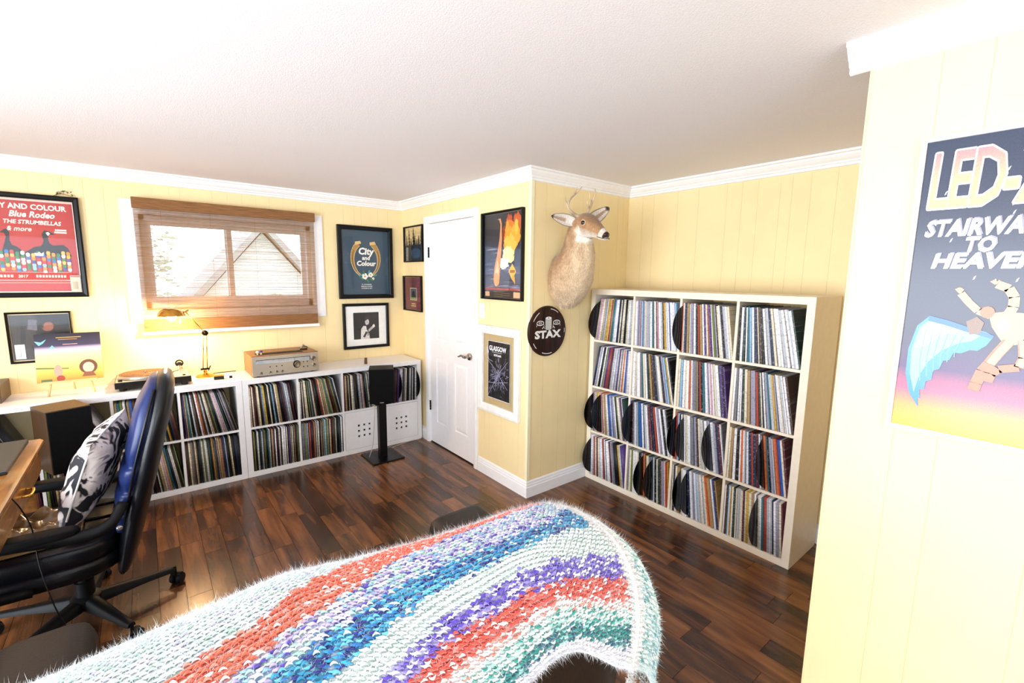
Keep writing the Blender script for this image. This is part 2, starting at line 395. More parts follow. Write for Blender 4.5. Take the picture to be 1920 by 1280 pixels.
CHR = mat('brushed_nickel', 'a8a29a', .25, 1, var=.1); HNG = mat('black_hinge_metal', '17130f', .4, .8)
bm = bm_(); lathe(bm, [(.028, .007), (.031, .0), (.028, -.008), (.012, -.012), (.011, -.045)], c=(.67, .0, .92), axis='y', n=20)
tube(bm, curve([(.672, -.046, .92), (.655, -.05, .922), (.62, -.05, .928), (.59, -.047, .917), (.565, -.044, .912)], 4), [.012] * 5 + [.009] * 5 + [.007] * 6 + [.006], 8)
obj('door_handle', bm, CHR, dr, 50)
bm = bm_(); box(bm, W - .001, W + .003, .012, .04, .89, .95); obj('strike_plate', bm, CHR, dr)
for z in (.36, 1.78):
    bm = bm_(); tube(bm, [(-.001, .0, z - .045), (-.001, .0, z + .045)], .007, 8)
    for k in range(4): tube(bm, [(-.001, .0, z - .04 + k * .027), (-.001, .0, z - .034 + k * .027)], .0085, 8)
    obj('hinge', bm, HNG, dr, 40)
CP = [(0, 0), (.062, 0), (.062, -.012), (.045, -.018), (.02, -.016), (.004, -.01), (0, -.004)]
def casing(parent, x0, x1, z0, z1, wd, bottom=False, depth=1, name='casing', mat_=WHT):
    """mitred flat casing around an opening, local -y towards the room"""
    bm = bm_(); prof = [(0, 0), (1, 0), (1, -.014), (.7, -.019), (.3, -.017), (.08, -.011), (0, -.006)]
    cs = [(x0, z0, -1, -1 if bottom else 0), (x0, z1, -1, 1), (x1, z1, 1, 1), (x1, z0, 1, -1 if bottom else 0)]
    R = [[bm.verts.new((cx + sx * u * wd, v * depth, cz + sz * u * wd)) for u, v in prof] for cx, cz, sx, sz in cs]
    seq = [(0, 1), (1, 2), (2, 3)] + ([(3, 0)] if bottom else [])
    for a, b in seq:
        for i in range(len(prof)): j = (i + 1) % len(prof); bm.faces.new((R[a][i], R[a][j], R[b][j], R[b][i]))
    if not bottom: bm.faces.new(R[0]); bm.faces.new(R[3])
    return obj(name, bm, mat_, parent)
casing(dr, -.005, W + .005, 0, 2.036, .058)
bm = bm_(); box(bm, -.012, 0.0, .0, .1, 0, 2.036); box(bm, W, W + .012, 0, .1, 0, 2.036); box(bm, -.012, W + .012, 0, .1, Hd + .004, Hd + .01)
box(bm, -.012, W + .012, .05, .1, 0, Hd); obj('door_frame', bm, WHT, dr)
bm = bm_(); box(bm, -.0, W, .002, .05, 0, .008); obj('threshold', bm, mat('threshold_wood', '2a190f', .4), dr)

# window 1 in the back wall
wn = thing('window_1', 'white sliding window behind the woven blind', 'window', (0, 0, 0)); wn['kind'] = 'structure'
casing(wn, WX0, WX1, WZ0, WZ1, .098, bottom=True)
bm = bm_()
for a, b, c, d in ((WX0, WX1, WZ0, WZ0 + .055), (WX0, WX1, WZ1 - .035, WZ1), (WX0, WX0 + .03, WZ0, WZ1), (WX1 - .03, WX1, WZ0, WZ1)): box(bm, a, b, .03, .12, c, d)
obj('window_frame', bm, WHT, wn)
for x0, x1, y in ((WX0 + .03, -1.455, .05), (-1.5, WX1 - .03, .085)):
    bm = bm_(); z0, z1, f = WZ0 + .055, WZ1 - .035, .035
    box(bm, x0, x1, y, y + .03, z0, z0 + f); box(bm, x0, x1, y, y + .03, z1 - f, z1); box(bm, x0, x0 + f, y, y + .03, z0 + f, z1 - f); box(bm, x1 - f, x1, y, y + .03, z0 + f, z1 - f)
    sh = obj('window_sash', bm, WHT, wn)
    bm = bm_(); box(bm, x0 + f * .8, x1 - f * .8, y + .012, y + .016, z0 + f * .8, z1 - f * .8); obj('pane', bm, GLASS, sh)
bm = bm_(); box(bm, WX0, WX1, .0, .14, WZ0 - .01, WZ0); box(bm, WX0, WX1, .0, .14, WZ1, WZ1 + .01); obj('window_reveal', bm, WHT, wn)

# woven blind
bl = thing('woven_blind', 'brown woven grass blind lowered over the window', 'blind', (-1.452, -.022, 2.09))
def weave(name, col, tr):
    m, nt, b = nodes(name); L = nt.links.new; o = nt.nodes['Material Output']
    tc = nt.nodes.new('ShaderNodeTexCoord'); mp = nt.nodes.new('ShaderNodeMapping'); mp.inputs['Scale'].default_value = (6, 1, 260); L(tc.outputs['Object'], mp.inputs[0])
    n = nt.nodes.new('ShaderNodeTexNoise'); n.inputs['Scale'].default_value = 1.5; n.inputs['Detail'].default_value = 5; L(mp.outputs[0], n.inputs[0])
    r = nt.nodes.new('ShaderNodeValToRGB'); L(n.outputs[0], r.inputs[0]); c = lin(rgb(col))
    r.color_ramp.elements[0].position = .3; r.color_ramp.elements[0].color = (*[v * .55 for v in c], 1)
    r.color_ramp.elements[1].position = .7; r.color_ramp.elements[1].color = (*[min(1, v * 1.5) for v in c], 1); L(r.outputs[0], b.inputs['Base Color'])
    b.inputs['Roughness'].default_value = .8
    t = nt.nodes.new('ShaderNodeBsdfTranslucent'); L(r.outputs[0], t.inputs[0]); x = nt.nodes.new('ShaderNodeMixShader'); x.inputs[0].default_value = tr
    L(b.outputs[0], x.inputs[1]); L(t.outputs[0], x.inputs[2]); L(x.outputs[0], o.inputs[0]); return m
WV = weave('woven_grass', 'c09362', .5); WVd = weave('woven_grass_double', '8a5e36', .12)
bw = .604; V = []; F = []; rs = random.Random(5); z = -.06
while z > -.87:
    hgt = rs.uniform(.0016, .0034); y0 = -.028 + rs.uniform(-.0005, .0005); sl = rs.uniform(-.0006, .0006); b = len(V)
    for (xx, dz) in ((-bw, 0), (bw, sl)):
        V += [(xx, y0, z + dz), (xx, y0 - .0014, z - hgt / 2 + dz), (xx, y0, z - hgt + dz), (xx, y0 + .0014, z - hgt / 2 + dz)]
    F += [(b + i, b + (i + 1) % 4, b + 4 + (i + 1) % 4, b + 4 + i) for i in range(4)]; z -= hgt + rs.uniform(.0009, .0019)
sl = npmesh('woven_slats', V, F, WV, bl); sl['kind'] = 'stuff'
bm = bm_(); box(bm, -bw - .006, bw + .006, -.05, -.034, -.072, .003, .004); box(bm, -bw, bw, -.036, -.0, -.02, -.0); obj('valance', bm, WVd, bl)
bm = bm_(); box(bm, -bw, bw, -.03, -.026, -.95, -.86); obj('hem_band', bm, WVd, bl)
bm = bm_(); box(bm, -bw - .01, bw + .01, -.036, -.02, -.972, -.948, .003); obj('bottom_rail', bm, WHT, bl)
bm = bm_()
for xx in (-.45, -.15, .15, .45): tube(bm, [(xx, -.026, -.05), (xx, -.026, -.9)], .0008, 4)
obj('warp_cord', bm, WV, bl)

# outside, seen hazily through the weave
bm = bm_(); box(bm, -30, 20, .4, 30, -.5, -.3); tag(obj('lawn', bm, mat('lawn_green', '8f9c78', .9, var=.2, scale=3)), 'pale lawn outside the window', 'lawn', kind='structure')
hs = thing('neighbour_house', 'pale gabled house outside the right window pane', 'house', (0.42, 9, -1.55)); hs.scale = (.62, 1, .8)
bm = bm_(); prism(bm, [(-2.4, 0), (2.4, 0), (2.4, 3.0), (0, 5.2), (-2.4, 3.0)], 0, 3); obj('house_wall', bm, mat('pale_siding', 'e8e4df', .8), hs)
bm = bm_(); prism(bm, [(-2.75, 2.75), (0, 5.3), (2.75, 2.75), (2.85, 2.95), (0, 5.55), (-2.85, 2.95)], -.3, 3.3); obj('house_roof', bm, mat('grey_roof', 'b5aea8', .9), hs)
def foliage(name, label, cat, loc, r, n, col, seed):
    t = thing(name, label, cat, loc); q = random.Random(seed); bm = bm_()
    tube(bm, [(0, 0, 0), (.05, 0, loc[2] * 0 + r * 1.4)], [.12, .06], 8); obj('trunk', bm, mat('bark', '5b4a3c', .9), t, True)
    V = []; F = []
    for i in range(n):
        u = Vector((q.gauss(0, 1), q.gauss(0, 1), q.gauss(0, 1))).normalized() * r * (.5 + .5 * q.random()); c = Vector((u.x, u.y, r * 1.5 + u.z)); d = Vector((q.gauss(0, 1), q.gauss(0, 1), q.gauss(0, 1))).normalized(); e, f = frame_of(d); s = q.uniform(.05, .12); b = len(V)
        V += [c - e * s, c + f * s * .4, c + e * s, c - f * s * .4]; F.append((b, b + 1, b + 2, b + 3))
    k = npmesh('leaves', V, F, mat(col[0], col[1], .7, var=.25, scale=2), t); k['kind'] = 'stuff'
foliage('garden_tree', 'leafy tree outside, seen faintly through the left pane', 'tree', (-2.6, 8.5, -.3), 1.35, 1100, ('hazed_leaf', 'c9cbb6'), 1)  # leaves paled so the haze outside is put into their colour
foliage('garden_shrub', 'low shrub outside, seen faintly through the right pane', 'shrub', (.2, 6.5, -.3), .6, 500, ('hazed_leaf', 'c9cbb6'), 2)
# ------------------------------------------------------------------ cube shelving
WLAM = mat('white_laminate', 'f1eeee', .35, var=.01); CLAM = mat('cream_laminate', 'efe3d0', .4, var=.015)
CELL, OUT, INN, DEP = .3405, .04, .016, .39
def unit(name, label, loc, rotz, cols, rows, m):
    t = thing(name, label, 'shelf', loc, rotz); wd = 2 * OUT + cols * CELL + (cols - 1) * INN; ht = 2 * OUT + rows * CELL + (rows - 1) * INN
    for n, a in (('top_panel', (0, wd, 0, DEP, ht - OUT, ht)), ('bottom_panel', (0, wd, 0, DEP, 0, OUT)), ('side_panel', (0, OUT, 0, DEP, OUT, ht - OUT)), ('side_panel', (wd - OUT, wd, 0, DEP, OUT, ht - OUT))):
        bm = bm_(); box(bm, *a, .0012); obj(n, bm, m, t)
    for c in range(1, cols):
        x = OUT + c * CELL + (c - 1) * INN; bm = bm_(); box(bm, x, x + INN, .002, DEP, OUT, ht - OUT); obj('divider', bm, m, t)
    for r in range(1, rows):
        z = OUT + r * CELL + (r - 1) * INN
        for c in range(cols):
            x = OUT + c * (CELL + INN); bm = bm_(); box(bm, x, x + CELL, .003, DEP, z, z + INN); obj('shelf_board', bm, m, t)
    return t
BIG = unit('cube_shelf', 'tall cream four by four cube shelf packed with records', (.6008, -3.4483 + 1.49, 0), -PI / 2, 4, 4, CLAM)
UR = unit('cube_shelf', 'low white cube shelf with two perforated doors, beside the door', (-1.516, -.3973, 0), 0, 4, 2, WLAM)
UL = unit('cube_shelf', 'low white cube shelf carrying the turntable, behind the office chair', (-3.008, -.3973, 0), 0, 4, 2, WLAM)

def holed(bm, w, h, t, holes, y=0):
    xs = sorted({0, w, *[a for q in holes for a in q[:2]]}); zs = sorted({0, h, *[a for q in holes for a in q[2:]]})
    for i in range(len(xs) - 1):
        for j in range(len(zs) - 1):
            mx, mz = (xs[i] + xs[i + 1]) / 2, (zs[j] + zs[j + 1]) / 2
            if any(a < mx < b and c < mz < d for a, b, c, d in holes): continue
            box(bm, xs[i], xs[i + 1], y, y + t, zs[j], zs[j + 1])
for c in (2, 3):
    x = OUT + c * (CELL + INN); dw = CELL - .006; s = .019; p = .0485
    cx, cz = dw / 2, dw * .47
    hl = [(cx + i * p - s / 2, cx + i * p + s / 2, cz + j * p - s / 2, cz + j * p + s / 2) for i in (-1, 0, 1) for j in (-1, 0, 1)]
    bm = bm_(); holed(bm, dw, dw, .014, hl)
    d = obj('door', bm, WLAM, UR, loc=(x + .003, -.001, OUT + .003)); bm = bm_(); box(bm, 0, dw, .03, .035, 0, dw)
    obj('hole_shade', bm, mat('cabinet_shade', '1c1a18', .9), d)  # dark sheet behind the holes, standing in for the shade inside

# ------------------------------------------------------------------ records
PAL = {  # colour word: (hex, weight on the cream shelf, weight in the white units)
 'white': ('eceaee', 34, 9), 'cream': ('ded3bb', 18, 14), 'pale grey': ('b9bcc4', 14, 8), 'lilac grey': ('9d99ae', 8, 3), 'mid grey': ('7d7f86', 6, 6),
 'black': ('0c0c0f', 9, 34), 'navy': ('1c2748', 7, 5), 'dark green': ('1f3a34', 5, 6), 'teal': ('2c6d7c', 4, 2), 'blue': ('2b55a4', 3, 1),
 'rust red': ('a8402f', 4, 2), 'orange': ('cf6b3b', 3, 1), 'maroon': ('5a2230', 4, 7), 'tan': ('a98c62', 4, 14), 'brown': ('4a3426', 3, 12),
 'mustard': ('c9a13a', 2, 1), 'pink': ('c99aa6', 3, 2), 'purple': ('54397a', 3, 2), 'olive': ('6f7a3c', 2, 4), 'sky blue': ('8fb6d6', 3, 1)}
def sleeve_mat(nm, hx):
    m, nt, b = nodes('sleeve_' + nm.replace(' ', '_')); L = nt.links.new; c = lin(rgb(hx)); lum = sum(c) / 3
    tc = nt.nodes.new('ShaderNodeTexCoord'); oi = nt.nodes.new('ShaderNodeObjectInfo'); mp = nt.nodes.new('ShaderNodeMapping'); mp.inputs['Scale'].default_value = (1.2, 3, 120)
    ad = nt.nodes.new('ShaderNodeVectorMath'); ad.operation = 'ADD'; cm = nt.nodes.new('ShaderNodeCombineXYZ'); ml = nt.nodes.new('ShaderNodeMath'); ml.operation = 'MULTIPLY'; ml.inputs[1].default_value = 50
    L(oi.outputs['Random'], ml.inputs[0]); L(ml.outputs[0], cm.inputs[1]); L(tc.outputs['Object'], mp.inputs[0]); L(mp.outputs[0], ad.inputs[0]); L(cm.outputs[0], ad.inputs[1])
    n = nt.nodes.new('ShaderNodeTexNoise'); n.inputs['Scale'].default_value = 1; n.inputs['Detail'].default_value = 2; L(ad.outputs[0], n.inputs[0])
    r = nt.nodes.new('ShaderNodeValToRGB'); L(n.outputs[0], r.inputs[0]); e = r.color_ramp.elements
    o = [v * .25 for v in c] if lum > .12 else [min(1, v * .5 + .35) for v in c]
    e[0].position = .55; e[0].color = (*c, 1); e[1].position = .66; e[1].color = (*[a * .5 + d * .5 for a, d in zip(o, c)], 1)
    L(r.outputs[0], b.inputs['Base Color']); b.inputs['Roughness'].default_value = .4; return m
SM = {}
def sleeve_mesh(cn):
    if cn not in SM:
        bm = bm_(); box(bm, 0, 1, 0, .312, 0, .313); me = bpy.data.meshes.new('record_sleeve'); bmesh.ops.recalc_face_normals(bm, faces=bm.faces[:]); bm.to_mesh(me); bm.free(); me.materials.append(sleeve_mat(cn, PAL[cn][0])); SM[cn] = me
    return SM[cn]
VIN = mat('black_vinyl', '07070a', .22, var=.3, scale=3, coat=.6); DISC = None
def disc_mesh():
    global DISC
    if DISC is None:
        bm = bm_(); pr = [(.003, .0)]; r = .05
        pr = [(.0035, 0), (.05, 0), (.051, .0004)]
        while r < .145: r += .0048; pr += [(r, .0011), (r + .0008, .0008)]
        pr += [(.1505, .0008), (.151, 0)]; pr2 = [(a, -b) for a, b in pr[::-1]]
        lathe(bm, pr + pr2, n=56, axis='x', cap=False); me = bpy.data.meshes.new('vinyl_disc'); bmesh.ops.recalc_face_normals(bm, faces=bm.faces[:]); bm.to_mesh(me); bm.free(); me.materials.append(VIN); me.polygons.foreach_set('use_smooth', [True] * len(me.polygons)); me.set_sharp_from_angle(angle=.5); DISC = me
    return DISC
ORD = 'first second third fourth fifth sixth seventh eighth ninth tenth eleventh twelfth thirteenth fourteenth fifteenth sixteenth seventeenth eighteenth nineteenth twentieth twenty-first twenty-second twenty-third twenty-fourth twenty-fifth twenty-sixth twenty-seventh twenty-eighth twenty-ninth thirtieth thirty-first thirty-second thirty-third thirty-fourth thirty-fifth thirty-sixth'.split()
SV, SF, SCc = [], [], []
nrec = 0; rr = random.Random(21)
def pick(k):
    ks = list(PAL); return rr.choices(ks, [PAL[q][k + 1] for q in ks])[0]
def cell(un_, where, c, r, rows, lean, discs=(), dark=0, indiv=False, fill=1.0, first=None, last=None, upright=0, tavg=.0105, start=0, disc_out=.085, shelfname='cream shelf'):
    """fill one compartment with record sleeves; lean>0 tops to the left (deg), <0 to the right"""
    global nrec
    x0 = OUT + c * (CELL + INN) + .003; x1 = x0 + CELL - .006; z0 = OUT + (rows - 1 - r) * (CELL + INN) + .0006; Mu = un_.matrix_world.copy() if False else Matrix.Translation(un_.location) @ Matrix.Rotation(un_.rotation_euler[2], 4, 'Z')
    sgn = 1 if lean >= 0 else -1; th1 = math.radians(abs(lean)); span = (x1 - x0 - start) * fill; avail = span - .313 * math.sin(th1) * 1.02
    items = []; tot = 0
    while tot < avail - .006:
        t = min(rr.uniform(tavg * .5, tavg * 1.5), avail - tot); items.append(['s', t]); tot += t
    for f in sorted(discs, reverse=True): items.insert(min(len(items), max(0, int(f * len(items)))), ['d', .0035])
    n = len(items); th0 = math.radians(.4); seq = []
    b = 0; ths = [th0 + (th1 - th0) * min(1, (i / max(1, n - 1)) * 1.15) ** .8 for i in range(n)]
    for i, (k, t) in enumerate(items):
        if i: b += .313 * (math.tan(ths[i]) - math.tan(ths[i - 1])) * 1.0
        seq.append((k, t, b, ths[i])); b += t / math.cos(ths[i]) + .0002
    rank = dk = 0
    order = seq if sgn > 0 else seq[::-1]
    for i, (k, t, bb, th) in enumerate(order):
        if sgn > 0: px = x0 + start + bb; R = Matrix.Rotation(-th, 4, 'Y'); dx = 0
        else: px = x1 - bb; R = Matrix.Rotation(th, 4, 'Y'); dx = -t
        if k == 'd':
            nd[0] += 1; o = bpy.data.objects.new('vinyl_record', disc_mesh()); COL.objects.link(o)
            o.matrix_world = Mu @ Matrix.Translation((px, 0, z0)) @ R @ Matrix.Translation((dx + t / 2, .151 - disc_out - rr.uniform(0, .02), .153))
            dk += 1; tag(o, f'bare black vinyl disc {ORD[dk - 1] + " from left " if len(discs) > 1 else "jutting out "}{where}', 'record', 'bare vinyl discs jutting from the shelves'); continue
        cn = pick(dark); rank += 1
        if first and i == 0: cn = first
        if last and i == n - 1: cn = last
        yo = rr.uniform(.002, .014); h = rr.choice((1, 1, 1, .985, .99)); Mx = Mu @ Matrix.Translation((px, yo, z0)) @ R @ Matrix.Translation((dx, 0, 0)) @ Matrix.Diagonal((t - .0006, 1, h, 1))
        if indiv and nrec < 300:
            nrec += 1; o = bpy.data.objects.new('record_sleeve', sleeve_mesh(cn)); COL.objects.link(o); o.matrix_world = Mx
            tag(o, f'{cn} record sleeve, {ORD[rank - 1]} from left {where}', 'record', f'record sleeves {where}')
        else:
            b0 = len(SV); cc = lin(rgb(PAL[cn][0]))
            for p in ((0, 0, 0), (1, 0, 0), (1, .312, 0), (0, .312, 0), (0, 0, .313), (1, 0, .313), (1, .312, .313), (0, .312, .313)): SV.append(tuple(Mx @ Vector(p))); SCc.append(cc)
            for f in ((3, 2, 1, 0), (4, 5, 6, 7), (0, 1, 5, 4), (1, 2, 6, 5), (2, 3, 7, 6), (3, 0, 4, 7)): SF.append([b0 + q for q in f])
    return z0
nd = [0]
ROW = ['top', 'second', 'third', 'bottom']; CO = ['first', 'second', 'third', 'fourth']
spec = {  # (row, col): (lean, discs, first, last)
 (0, 0): (-8, (.98,), None, None), (0, 1): (6, (), None, None), (0, 2): (9, (.0,), None, 'cream'), (0, 3): (12, (), None, 'dark green'),
 (1, 0): (-10, (), 'navy', None), (1, 1): (12, (), None, 'black'), (1, 2): (8, (), None, 'purple'), (1, 3): (11, (), None, 'brown'),
 (2, 0): (10, (0, .28), None, 'dark green'), (2, 1): (11, (.06,), None, 'black'), (2, 2): (9, (.0, .2, .72), None, 'mid grey'), (2, 3): (9, (.62,), None, 'maroon'),
 (3, 0): (9, (0,), None, 'purple'), (3, 1): (4, (.36, .64), None, 'mustard'), (3, 2): (10, (.2, .34), None, 'tan'), (3, 3): (5, (.62,), None, 'maroon')}
nm_disc = {1: '', }
for (r, c), (ln, ds, fi, la) in sorted(spec.items(), key=lambda q: (q[0][1] == 0, q[0])):
    cell(BIG, f'in {ROW[r]} row, {CO[c]} column of cream shelf', c, r, 4, ln, ds, 0, indiv=c > 0, first=fi, last=la)
cell(UR, '', 0, 0, 2, 7, (), 1, tavg=.0085); cell(UR, '', 1, 0, 2, 12, (), 1, tavg=.0085)
cell(UR, 'beside the left edge of the black speaker', 2, 0, 2, 6, (.3,), 1, disc_out=.03); cell(UR, 'from the white unit beside the door', 3, 0, 2, -5, (.02, .55), 1, disc_out=.05)
cell(UR, '', 0, 1, 2, 0, (), 1, tavg=.0072); cell(UR, '', 1, 1, 2, 0, (), 1, tavg=.0072)
cell(UL, '', 3, 0, 2, 14, (), 1, tavg=.0085); cell(UL, '', 3, 1, 2, 3, (), 1, tavg=.0072); cell(UL, '', 2, 0, 2, 8, (), 1); cell(UL, '', 2, 1, 2, 8, (), 1)
cell(UL, '', 1, 0, 2, 25, (), 1, fill=1.0, tavg=.008); cell(UL, '', 0, 0, 2, 22, (), 1, fill=.8); cell(UL, '', 1, 1, 2, 4, (), 1, fill=.7); cell(UL, '', 0, 1, 2, 4, (), 1)
st = npmesh('record_sleeve_rows', SV, SF, attr_mat('sleeve_card', .4, noise=.35, nscale=1, stretch=(40, 40, 260)), C=np.array(SCc))
tag(st, 'tightly packed rows of record sleeves filling the low white shelves and far column', 'records', kind='stuff')

# ------------------------------------------------------------------ speakers on stands
BLK = mat('black_ash_vinyl', '0b0a08', .5, var=.3, scale=90); GRL = mat('black_grille_cloth', '060608', .95, var=.3, scale=300, bump=.3)
WAL = mat('walnut_veneer', '50371f', .4, var=.22, scale=6, stretch=(14, 14, 1)); STL = mat('black_satin_steel', '0d0d0f', .3, var=.2)
SIL = mat('silver_badge', 'c8c8c8', .3, .8)
def stand(label, loc, rotz, h, bw_=.28, bd=.29):
    t = thing('speaker_stand', label, 'stand', loc, rotz)
    bm = bm_(); box(bm, -bw_ / 2, bw_ / 2, -bd / 2, bd / 2, 0, .012, .002); obj('base_plate', bm, STL, t)
    bm = bm_(); box(bm, -.033, .033, -.03, .02, .012, h - .006, .003); obj('column', bm, STL, t)
    bm = bm_(); box(bm, -.08, .08, -.09, .09, h - .006, h); obj('top_plate', bm, STL, t)
    bm = bm_(); lathe(bm, [(.006, 0), (.006, -.002)], c=(0, -.03, h - .05), axis='y', n=10); lathe(bm, [(.006, 0), (.006, -.002)], c=(0, -.03, .06), axis='y', n=10); obj('bolt', bm, STL, t); return t
def speaker(label, loc, rotz, w, d, h, side, badge=(.0, .02)):
    t = thing('loudspeaker', label, 'speaker', loc, rotz)
    bm = bm_(); box(bm, -w / 2, w / 2, -d / 2 + .014, d / 2, 0, h, .003); obj('cabinet', bm, side, t)
    bm = bm_(); box(bm, -w / 2 + .002, w / 2 - .002, -d / 2, -d / 2 + .0138, .003, h - .003, .004); obj('grille', bm, GRL, t)
    bm = bm_(); box(bm, badge[0] - .016, badge[0] + .016, -d / 2 - .0015, -d / 2, badge[1] - .004, badge[1] + .004); obj('badge', bm, SIL, t)
    return t
stand('black flat-plate speaker stand in front of the perforated cabinet doors', (-.52, -.615, 0), 0, .5)
speaker('black bookshelf speaker on its stand near the white door', (-.51, -.612, .5), math.radians(-24), .2, .2, .295, BLK, (.0, .012))
stand('black speaker stand behind the desk corner', (-2.478, -.56, 0), math.radians(22), .405)
speaker('walnut-sided speaker with black grille between desk and white unit', (-2.478, -.56, .405), math.radians(22), .2, .25, .375, WAL, (.03, .05))
bm = bm_(); tube(bm, curve([(-.585, -.64, .5), (-.59, -.62, .3), (-.6, -.6, .12), (-.63, -.6, .03), (-.6, -.55, .006), (-.45, -.5, .006), (-.2, -.42, .006), (-.05, -.41, .006), (-.012, -.36, .03), (-.01, -.2, .02)], 6), .0025, 6)
tag(obj('speaker_cable', bm, mat('clear_speaker_wire', 'b9b2a6', .4)), 'thin grey speaker cable hanging beside the stand column', 'cable')

# ------------------------------------------------------------------ things on the white units
ZT = .7775
RCX, RCY = -1.195, -.225
rc = thing('stereo_receiver', 'vintage silver-faced stereo receiver in a walnut case', 'receiver', (-1.195, -.375, ZT)); w2 = .245; hh = .142
bm = bm_(); box(bm, -w2, w2, .012, .34, .006, hh, .002); obj('case', bm, mat('orange_walnut_case', '8a5a30', .4, var=.2, scale=5, stretch=(2, 14, 14)), rc)
ALU = mat('brushed_aluminium', 'cfc8bf', .3, .75, var=.05, scale=30, stretch=(1, 1, 40)); DK = mat('dark_plastic', '101012', .4)
bm = bm_(); box(bm, -w2 + .002, w2 - .002, 0, .0118, .008, hh - .004, .002); obj('faceplate', bm, ALU, rc)
bm = bm_(); box(bm, -w2 + .03, w2 - .065, -.0012, 0, .088, .116); obj('tuning_dial', bm, mat('dial_glass', 'b9bcc2', .15, .3), rc)
bm = bm_(); box(bm, -w2 + .03, w2 - .065, -.0018, -.0012, .1125, .116); box(bm, w2 - .07, w2 - .065, -.0018, -.0012, .088, .116); box(bm, .06, .0625, -.002, -.0012, .09, .114)
for k in range(28): box(bm, -.1 + k * .0095, -.0988 + k * .0095, -.0018, -.0012, .1, .1 + (.009 if k % 4 == 0 else .005))
obj('dial_marks', bm, DK, rc)
def knob(x, z, r, l, name='knob', m=CHR):
    bm = bm_(); lathe(bm, [(r, 0), (r * .98, -l * .85), (r * .85, -l), (r * .2, -l * .93)], c=(x, 0, z), axis='y', n=20); obj(name, bm, m, rc, 40)
knob(.075, .067, .0215, .02); knob(.203, .096, .017, .022); knob(.205, .05, .0125, .018)
for x in (-.185, -.12, -.075, -.035): knob(x, .028, .009, .012)
for x, z in ((-.12, .066), (-.075, .066), (-.035, .066), (.125, .078), (.155, .078), (.125, .044), (.155, .044)): knob(x, z, .004, .008, 'push_button', DK)
bm = bm_(); lathe(bm, [(.025, -.002), (.028, 0)], c=(.075, 0, .067), axis='y', n=24); obj('knob_ring', bm, DK, rc)
rc.scale = (1, 1, 1.16)
bm = bm_()
for k in range(9): box(bm, -.2, .14, .05 + k * .012, .056 + k * .012, hh, hh + .0012)
v = obj('vent_grille', bm, DK, rc)
bm = bm_()
for sx in (-.2, .2):
    for sy in (.03, .3): bm = bm_(); lathe(bm, [(.012, 0), (.012, .0062)], c=(sx, sy, 0), n=12); obj('foot', bm, DK, rc)
zt = ZT + hh * 1.16 + .0022
for i, (x, cl) in enumerate(((-1.385, 'efe9ef'), (-1.36, '4a3b8c'))):
    t = thing('toy_figurine', ('tiny white mushroom-shaped figurine on the receiver', 'tiny purple-capped figurine on the receiver')[i], 'figurine', (x, -.31, zt))
    bm = bm_(); lathe(bm, [(.007, 0), (.0055, .01), (.006, .018)], n=12); obj('body', bm, mat('toy_cream', 'e9cfa5', .5), t, True)
    bm = bm_(); lathe(bm, [(.006, .0175), (.0125, .02), (.0115, .027), (.006, .032), (.001, .033)], n=14); obj('cap', bm, mat('toy_' + ('white', 'purple')[i], cl, .4), t, True)
t = thing('metal_ornament', 'small dark metal ornament on the right of the receiver', 'ornament', (-1.02, -.2, zt))
bm = bm_(); lathe(bm, [(.03, 0), (.03, .006), (.012, .009), (.001, .01)], n=18); obj('base', bm, HNG, t, 40)
bm = bm_(); tube(bm, curve([(-.02, 0, .008), (-.012, 0, .022), (0, 0, .028), (.02, .0, .022), (.035, .01, .012)], 4), .005, 8); lathe(bm, [(.006, .026), (.008, .034), (.003, .042)], n=12); obj('figure', bm, CHR, t, True)

# turntable
tt = thing('turntable', 'black record turntable with bare rubber-matted platter', 'turntable', (-2.03, -.175, ZT)); BRS = mat('black_plinth', '141210', .4, var=.2)
bm = bm_(); box(bm, -.21, .21, -.165, .165, .02, .062, .004); obj('plinth', bm, BRS, tt)
bm = bm_(); box(bm, -.205, .205, -.16, .16, .0622, .066, .001); obj('top_plate', bm, mat('silver_top_plate', 'd8cdb8', .25, .5), tt)
bm = bm_(); lathe(bm, [(.15, .068), (.154, .07), (.154, .084), (.15, .086), (.02, .0862)], c=(-.045, 0, 0), n=56); obj('platter', bm, ALU, tt, 40)
bm = bm_(); pr = []
for k in range(9): r = .146 - k * .015; pr += [(r, .0865), (r - .001, .0905), (r - .01, .0905), (r - .0105, .0878)]
pr += [(.004, .089)]; lathe(bm, pr, c=(-.045, 0, 0), n=48); obj('platter_mat', bm, mat('brown_rubber_mat', '6d5038', .6, var=.2), tt, 30)
bm = bm_(); lathe(bm, [(.0035, .085), (.0035, .1), (.001, .102)], c=(-.045, 0, 0), n=10); obj('spindle', bm, CHR, tt, True)
bm = bm_(); lathe(bm, [(.03, .066), (.03, .074), (.016, .078), (.014, .1), (.008, .104)], c=(.155, .08, 0), n=24); obj('tonearm_base', bm, ALU, tt, 40)
bm = bm_(); tube(bm, curve([(.158, .11, .108), (.156, .06, .108), (.15, -.02, .106), (.14, -.09, .1), (.11, -.115, .098)], 5), .004, 8); box(bm, .085, .115, -.125, -.108, .09, .1); obj('tonearm', bm, CHR, tt, True)
bm = bm_(); lathe(bm, [(.004, .105), (.018, .108), (.018, .135), (.004, .138)], c=(.158, 0, .108), n=20, axis='y'); obj('counterweight', bm, DK, tt, 40)
bm = bm_(); lathe(bm, [(.012, .066), (.012, .078), (.002, .079)], c=(-.18, -.135, 0), n=14); lathe(bm, [(.009, .066), (.009, .073), (.002, .074)], c=(.17, -.13, 0), n=14); obj('speed_knob', bm, DK, tt, 40)
bm = bm_()
